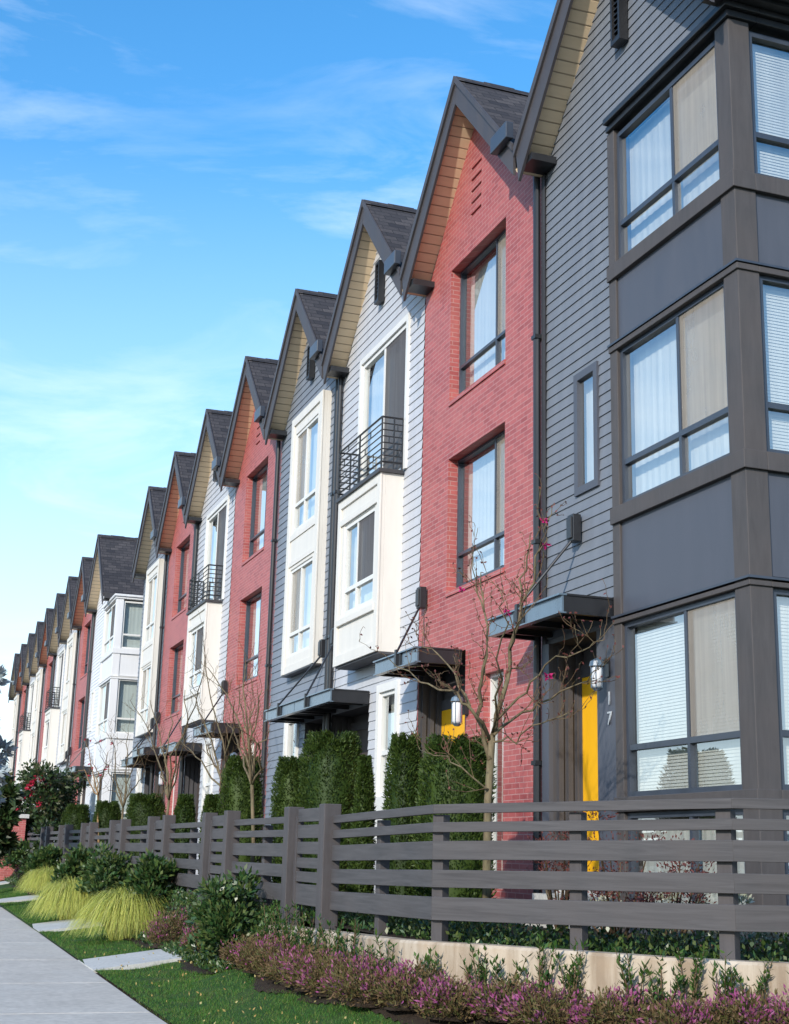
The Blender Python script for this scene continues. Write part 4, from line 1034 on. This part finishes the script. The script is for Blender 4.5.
for k, (px, py, d, wp, hp, lab) in enumerate([(122, 926, 3.28, 84, 52, 'nearest and largest yellow grass clump beside the lawn'), (70, 909, 3.12, 66, 42, 'middle yellow grass clump by the lawn'), (44, 888, 3.55, 42, 28, 'farthest small yellow grass clump')]):
    x, s, z = at_x(px, py-4, d); dep = float(np.dot((x, s, z-EYE), FWD)); r_ = wp/2*dep/FPX*1.05; grass_clump((x+.08, s, float(G(x-.55*r_, s))-.02), r_, hp*dep/FPX*1.15, lab, 'yellow ornamental grasses', 170+k)

# --- yard planting seen through the rails
def stuff_cover(name, pts, mat, leaf, label, seed):
    rng = np.random.default_rng(seed); n = len(pts); d = rnd_dirs(n, rng); d[:, 2] = np.abs(d[:, 2])+.3; d = unit(d)
    v, f_ = quads(pts, d, unit(np.cross(d, rnd_dirs(n, rng))), rng.uniform(.6, 1.3, n)*leaf, rng.uniform(.6, 1.3, n)*leaf*.5, .15)
    o = link(name, np_mesh(name, v, f_), mat); tag(o, label, 'ground cover'); o['kind'] = 'stuff'; return o
rng = np.random.default_rng(5)
n = 16000; D = rng.uniform(3.8, 8.5, n*3); S = rng.uniform(7, 14.5, n*3); e = fence_e(D, S); ok = (e < -.05) & (e > -1.0); D, S = D[ok][:n], S[ok][:n]
stuff_cover('ground_cover', np.stack([D, S, .75+.16*rng.random(len(D))**2*(1+.6*np.sin(D*6)*np.sin(S*5))], 1), 'laurel_leaf', .05, 'low green ground cover growing between fence and houses', 5)
n = 26000; S = 14.3+28*rng.random(n)**1.5; D = 4.0-rng.uniform(.05, .62, n)
stuff_cover('bank_cover', np.stack([D, S, G(D, S)+.02+.10*rng.random(n)**2], 1), 'laurel_leaf', .05, 'low leafy ground cover on the bank below the long fence', 6)
for k, (px, d, lab) in enumerate([(560, 6.0, 'dark red twiggy shrub below the yellow door'), (615, 5.9, 'dark red twiggy shrub left of the corner window'), (668, 5.9, 'dark red twiggy shrub under the corner window')]):
    x, s, z = at_x(px, 800, d); leafy_shrub('barberry', (x, s, .74), .42, .42, 1.08-.08*k, lab, 'barberry_leaf', 1500, .035, 'red shrubs in front of the corner house', 80+k, stems=26)
for k, px in enumerate((610, 660, 705, 745, 785)):
    x, s, z = at_x(px, 890, 6.25); leafy_shrub('pale_shrub', (x, s, .74), .24, .24, .36, '%s low pale variegated plant from the left, behind the widest fence section' % ORD[k], 'pale_leaf', 420, .05, 'pale plants at the foot of the corner house', 90+k, 'plant')

# --- bare trees
def loc_pts(root, lst, d0):
    out = []
    for px, py, dd in lst: x, s, z = at_x(px, py, d0+dd); out.append((x-root[0], s-root[1], z-root[2]))
    return out
d0 = 5.0; x, s, z = at_x(487, 870, d0); root = (x, s, .74)
T = loc_pts(root, [(487, 870, 0), (488, 800, 0), (492, 735, .02)], d0); T = [(T[0][0], T[0][1], -.1)]+T
limb_px = [
    ([(490, 760, 0), (482, 730, -.05), (479, 690, -.12), (490, 655, -.1), (484, 610, -.1), (481, 572, -.1)], .03),
    ([(484, 612, -.1), (474, 590, -.15), (472, 560, -.2)], .010),
    ([(492, 738, .02), (503, 700, .05), (510, 650, .1), (521, 605, .12), (523, 570, .15), (530, 535, .2)], .032),
    ([(521, 606, .12), (535, 570, .2), (545, 530, .3), (552, 505, .35)], .014),
    ([(510, 650, .1), (520, 625, .0), (527, 590, -.1)], .010),
    ([(490, 740, .0), (470, 705, -.25), (450, 690, -.4), (420, 680, -.5), (385, 655, -.6)], .022),
    ([(470, 706, -.25), (452, 672, -.3), (432, 650, -.3), (418, 640, -.35)], .014),
    ([(494, 735, .02), (520, 715, .3), (550, 700, .5), (580, 682, .6), (598, 668, .7)], .018),
    ([(497, 720, .02), (525, 690, .2), (545, 665, .3), (580, 652, .4), (604, 640, .5)], .015),
    ([(493, 742, .02), (515, 742, .25), (540, 722, .35), (570, 712, .45)], .013),
    ([(489, 790, 0), (470, 775, -.2), (445, 757, -.3), (420, 750, -.35)], .012),
    ([(492, 735, .02), (500, 680, -.2), (505, 620, -.35), (500, 590, -.4)], .014)]
limbs = []
for pl, r in limb_px:
    P = loc_pts(root, pl, d0); limbs.append((P, list(np.linspace(r*.82, max(.0035, r*.16), len(P)))))
bl = loc_pts(root, [(545, 521, .3), (546, 545, .3), (548, 676, .4), (507, 612, 0), (462, 590, -.2)], d0)
branch_tree('bare_tree', root, 'nearest bare tree with a few magenta blossoms, behind the widest fence section', limbs, 11, 2, blossom='magenta_petal', nb=bl, group='bare trees in the gardens', trunk=(T, [.044, .040, .036, .032]), twig_len=.34, buds=1)
def bare(px, d, base_py, pts, label, seed, blossom=None, nb=0, bark_m='grey_bark', r=.024, tl=.5):
    x, s, z = at_x(px, base_py, d); root = (x, s, .74)
    rng = np.random.default_rng(seed); limbs = []
    k0 = loc_pts(root, [(pts[0][0], pts[0][1], 0)], d)[0]
    for p in pts[1:]:
        P = [k0]; n = 3; e = loc_pts(root, [(p[0], p[1], rng.uniform(-.35, .35))], d)[0]
        for q in range(1, n+1):
            f_ = q/n; P.append(tuple(np.array(k0)*(1-f_)+np.array(e)*f_+np.array((0, 0, .10*math.sin(f_*PI)*(1 if e[2] > k0[2] else -1)))+(rng.normal(size=3)*.05 if q < n else 0)))
        limbs.append((P, list(np.linspace(r*.75, .006, n+1))))
    return branch_tree('bare_tree', root, label, limbs, seed, 2, blossom=blossom, nb=nb, group='bare trees in the gardens', trunk=([(0, 0, -.1), tuple(np.array(k0)*.5+rng.normal(size=3)*.04), k0], [r*1.3, r*1.1, r]), twig_len=tl, bark_m=bark_m, buds=0)
bare(254, 4.7, 815, [(252, 785), (225, 720), (208, 668), (262, 690), (270, 730), (240, 690), (256, 700), (246, 655)], 'bare tree rising behind the second gate in front of the red house', 31)
bare(168, 4.9, 818, [(169, 800), (150, 700), (172, 695), (190, 735), (150, 745), (205, 660), (185, 690), (130, 700)], 'bare tree in front of the third red brick house', 32)
bare(233, 4.9, 812, [(226, 795), (205, 740), (205, 655), (190, 690), (235, 700), (180, 740)], 'slender leaning bare tree by the second gate', 33)
bare(123, 4.9, 822, [(123, 808), (110, 735), (128, 728), (140, 745), (100, 755), (145, 770)], 'small twiggy bare tree in front of the white corner house', 34)
bare(106, 4.8, 825, [(98, 795), (92, 760), (85, 740), (108, 752), (78, 770)], 'orange stemmed bare tree with red blossoms beside the camellia', 35, 'red_petal', 10, 'orange_bark')
# flowering camellia
def broad_tree(name, loc, label, r, h0, h1, n, leaf, mat, seed, petals=(), cat='tree', trunk_r=.07):
    rng = np.random.default_rng(seed); t = empty(name, loc, label, cat)
    k = 34; d = rnd_dirs(k, rng); cz = (h0+h1)/2; rad = np.array([r, r, (h1-h0)/2]); cen = d*rad*rng.uniform(.35, 1.0, (k, 1))+np.array([0, 0, cz])
    who = rng.integers(0, k, n); dd = rnd_dirs(n, rng); c = cen[who]+dd*rng.uniform(.3, 1, (n, 1))*r*.30
    ax = unit(dd+rng.normal(size=(n, 3))*.5); v, f_ = quads(c, ax, unit(np.cross(ax, rnd_dirs(n, rng))), leaf*rng.uniform(.6, 1.3, n), leaf*.5*rng.uniform(.7, 1.2, n), .15)
    link('crown', np_mesh('crown', v, f_), mat, t)
    m = MB(); m.tube([(0, 0, -.1), (.02, .03, h0*.7), (0, 0, cz)], [trunk_r, trunk_r*.8, trunk_r*.4], 8)
    for i in range(12): m.tube([(0, 0, h0*.6+.02*i), tuple(cen[i]*np.array([.5, .5, .9])), tuple(cen[i])], [trunk_r*.5, trunk_r*.3, .008], 5)
    m.build('trunk', 'brown_twig', t)
    for mat_, cnt, fs in petals:
        parts = []
        for c0 in range(cnt):
            out_ = np.where((c @ np.array([-.45, -.85, .1])) > np.quantile(c @ np.array([-.45, -.85, .1]), .90))[0]; c1 = c[rng.choice(out_)]+np.array([-.03, -.06, .02]); kk = 22; dq = rnd_dirs(kk, rng)
            parts.append(quads(np.repeat(c1[None], kk, 0)+dq*.02, dq, unit(np.cross(dq, rnd_dirs(kk, rng))), np.full(kk, fs), np.full(kk, fs*.7), .2))
        link('blossom', np_mesh('blossom', *merge(parts)), mat_, t)
    return t
x, s, z = at_x(46, 790, 4.6); dep = float(np.dot((x, s, z-EYE), FWD))
broad_tree('camellia', (x, s, .4), 'flowering camellia tree with red and white blossoms at far left', 44*dep/FPX, .8, (835-722)*dep/FPX+.4, 7500, .16, 'dark_leaf', 41, (('red_petal', 13, .11), ('white_petal', 3, .13)))
x, s, z = at_x(55, 812, 4.3)
leafy_shrub('leafy_shrub', (x, s, .5), .9, .6, 1.6, 'loose green shrub under the flowering camellia', 'dark_leaf', 2200, .13, None, 42)
# far left background
def pale_tree(px, py_top, w_px, d, label, seed, mat, n, leaf, base=0.0, name='distant_tree'):
    x, s, z = at_x(px, py_top, d); dep = float(np.dot((x, s, z-EYE), FWD)); r = w_px/2*dep/FPX
    return broad_tree(name, (x, s, base), label, r, (z-base)*.25, z-base, n, leaf, mat, seed, trunk_r=.18)
pale_tree(-14, 660, 60, 1.6, 'pale frosty distant tree at the left edge beyond the last house', 51, 'frosty_twig_leaf', 5000, .22)
pale_tree(2, 768, 30, 2.6, 'dark distant evergreen at the left edge below the pale tree', 52, 'dark_leaf', 4000, .3)

# ------------------------------------------------------------------ lawn blades (nobody could count them)
rng = np.random.default_rng(9)
n = 150000; S = 8.0+30*rng.random(n)**1.9; D = rng.uniform(2.38, 4.3, n); e = fence_e(D, S)
path = ((S > 16.42) & (S < 17.88)) | ((S > 22.67) & (S < 24.63)) | ((S > 31.57) & (S < 33.23))
ok = (e > bed_e(D, S)-.06) & (D > 2.385+.004*(S-11.9)) & ~path; D, S = D[ok], S[ok]; n = len(D)
p = np.stack([D, S, G(D, S)-.006], 1); ax = unit(np.stack([rng.normal(size=n)*.45, rng.normal(size=n)*.45, np.ones(n)], 1)); sd = unit(np.cross(ax, rnd_dirs(n, rng)))
sc = 1+.05*np.maximum(0, S-12)
hh = rng.uniform(.018, .042, n)*(1+.35*np.sin(D*9+S*3)*np.sin(S*4))
V = np.stack([p-sd*(.0022*sc)[:, None], p+sd*(.0022*sc)[:, None], p+ax*hh[:, None]], 1).reshape(-1, 3)
o = link('grass', np_mesh('grass', V, np.arange(3*n).reshape(n, 3)), 'lawn_blade'); tag(o, 'short green lawn grass between the pavement and the planting', 'grass'); o['kind'] = 'stuff'

n = 170; S = 9.5+9*rng.random(n)**1.6; D = rng.uniform(2.5, 3.5, n); ok = fence_e(D, S) > .6; D, S = D[ok], S[ok]
stuff_cover('fallen_leaves', np.stack([D, S, G(D, S)+.03+.008*rng.random(len(D))], 1), 'fallen_leaf', .035, 'small yellow fallen leaves scattered on the front lawn', 12)
# ------------------------------------------------------------------ sky and sun
SUN_A, SUN_E = math.radians(45), math.radians(24.5)     # from the facade normal towards the viewer's end of the street; height
sd = Vector((-math.cos(SUN_A)*math.cos(SUN_E), -math.sin(SUN_A)*math.cos(SUN_E), math.sin(SUN_E)))
su = bpy.data.lights.new('sun', 'SUN'); su.energy = 2.85; su.angle = math.radians(1.0); su.color = (1, .93, .82)
so = bpy.data.objects.new('sun', su); C.objects.link(so); so.rotation_euler = (-sd).to_track_quat('-Z', 'Y').to_euler()
w = bpy.data.worlds.new('World'); SC.world = w; w.use_nodes = True; nt = w.node_tree; nt.nodes.clear()
out = N(nt, 'ShaderNodeOutputWorld'); bg = N(nt, 'ShaderNodeBackground'); bg.inputs[1].default_value = .14
sky = N(nt, 'ShaderNodeTexSky'); sky.sky_type = 'NISHITA'; sky.sun_disc = False; sky.sun_elevation = SUN_E; sky.sun_rotation = math.atan2(sd.x, sd.y)
sky.air_density = 1.0; sky.dust_density = .3; sky.ozone_density = 1.5
tc = N(nt, 'ShaderNodeTexCoord'); 
mp = N(nt, 'ShaderNodeMapping'); mp.inputs['Rotation'].default_value = (0, .12, 0); mp.inputs['Scale'].default_value = (1.1, 1.1, 4.6); L(nt, tc.outputs['Generated'], mp.inputs[0])
c1 = noise(nt, mp.outputs[0], 3.4, 10, .60, .7)
mp2 = N(nt, 'ShaderNodeMapping'); mp2.inputs['Scale'].default_value = (1, 1, 2.2); L(nt, tc.outputs['Generated'], mp2.inputs[0])
c2 = noise(nt, mp2.outputs[0], 1.7, 3)
mu = N(nt, 'ShaderNodeMath', operation='MULTIPLY'); L(nt, ramp(nt, c1, [(.46, 0.), (.86, .62)]), mu.inputs[0]); L(nt, ramp(nt, c2, [(.42, 0.1), (.62, 1.)]), mu.inputs[1])
hs = N(nt, 'ShaderNodeHueSaturation'); hs.inputs['Saturation'].default_value = 1.36; hs.inputs['Value'].default_value = 1.42; hs.inputs['Hue'].default_value = .497; L(nt, sky.outputs[0], hs.inputs['Color'])
sz = N(nt, 'ShaderNodeSeparateXYZ'); L(nt, tc.outputs['Generated'], sz.inputs[0])
hz = ramp(nt, sz.outputs[2], [(0, .85), (.12, .66), (.30, .27), (.48, 0.)])
hazed = mixrgb(nt, hz, hs.outputs[0], (4.45, 5.2, 6.0))
skyc = mixrgb(nt, mu.outputs[0], hazed, (6.4, 6.9, 7.4))
L(nt, skyc, bg.inputs[0]); L(nt, bg.outputs[0], out.inputs[0])
SC.view_settings.view_transform = 'Standard'; SC.view_settings.look = 'None'; SC.view_settings.exposure = .62; SC.view_settings.gamma = 1
SC.render.engine = 'CYCLES'; SC.cycles.max_bounces = 6; SC.cycles.transparent_max_bounces = 8; SC.cycles.caustics_reflective = False; SC.cycles.caustics_refractive = False
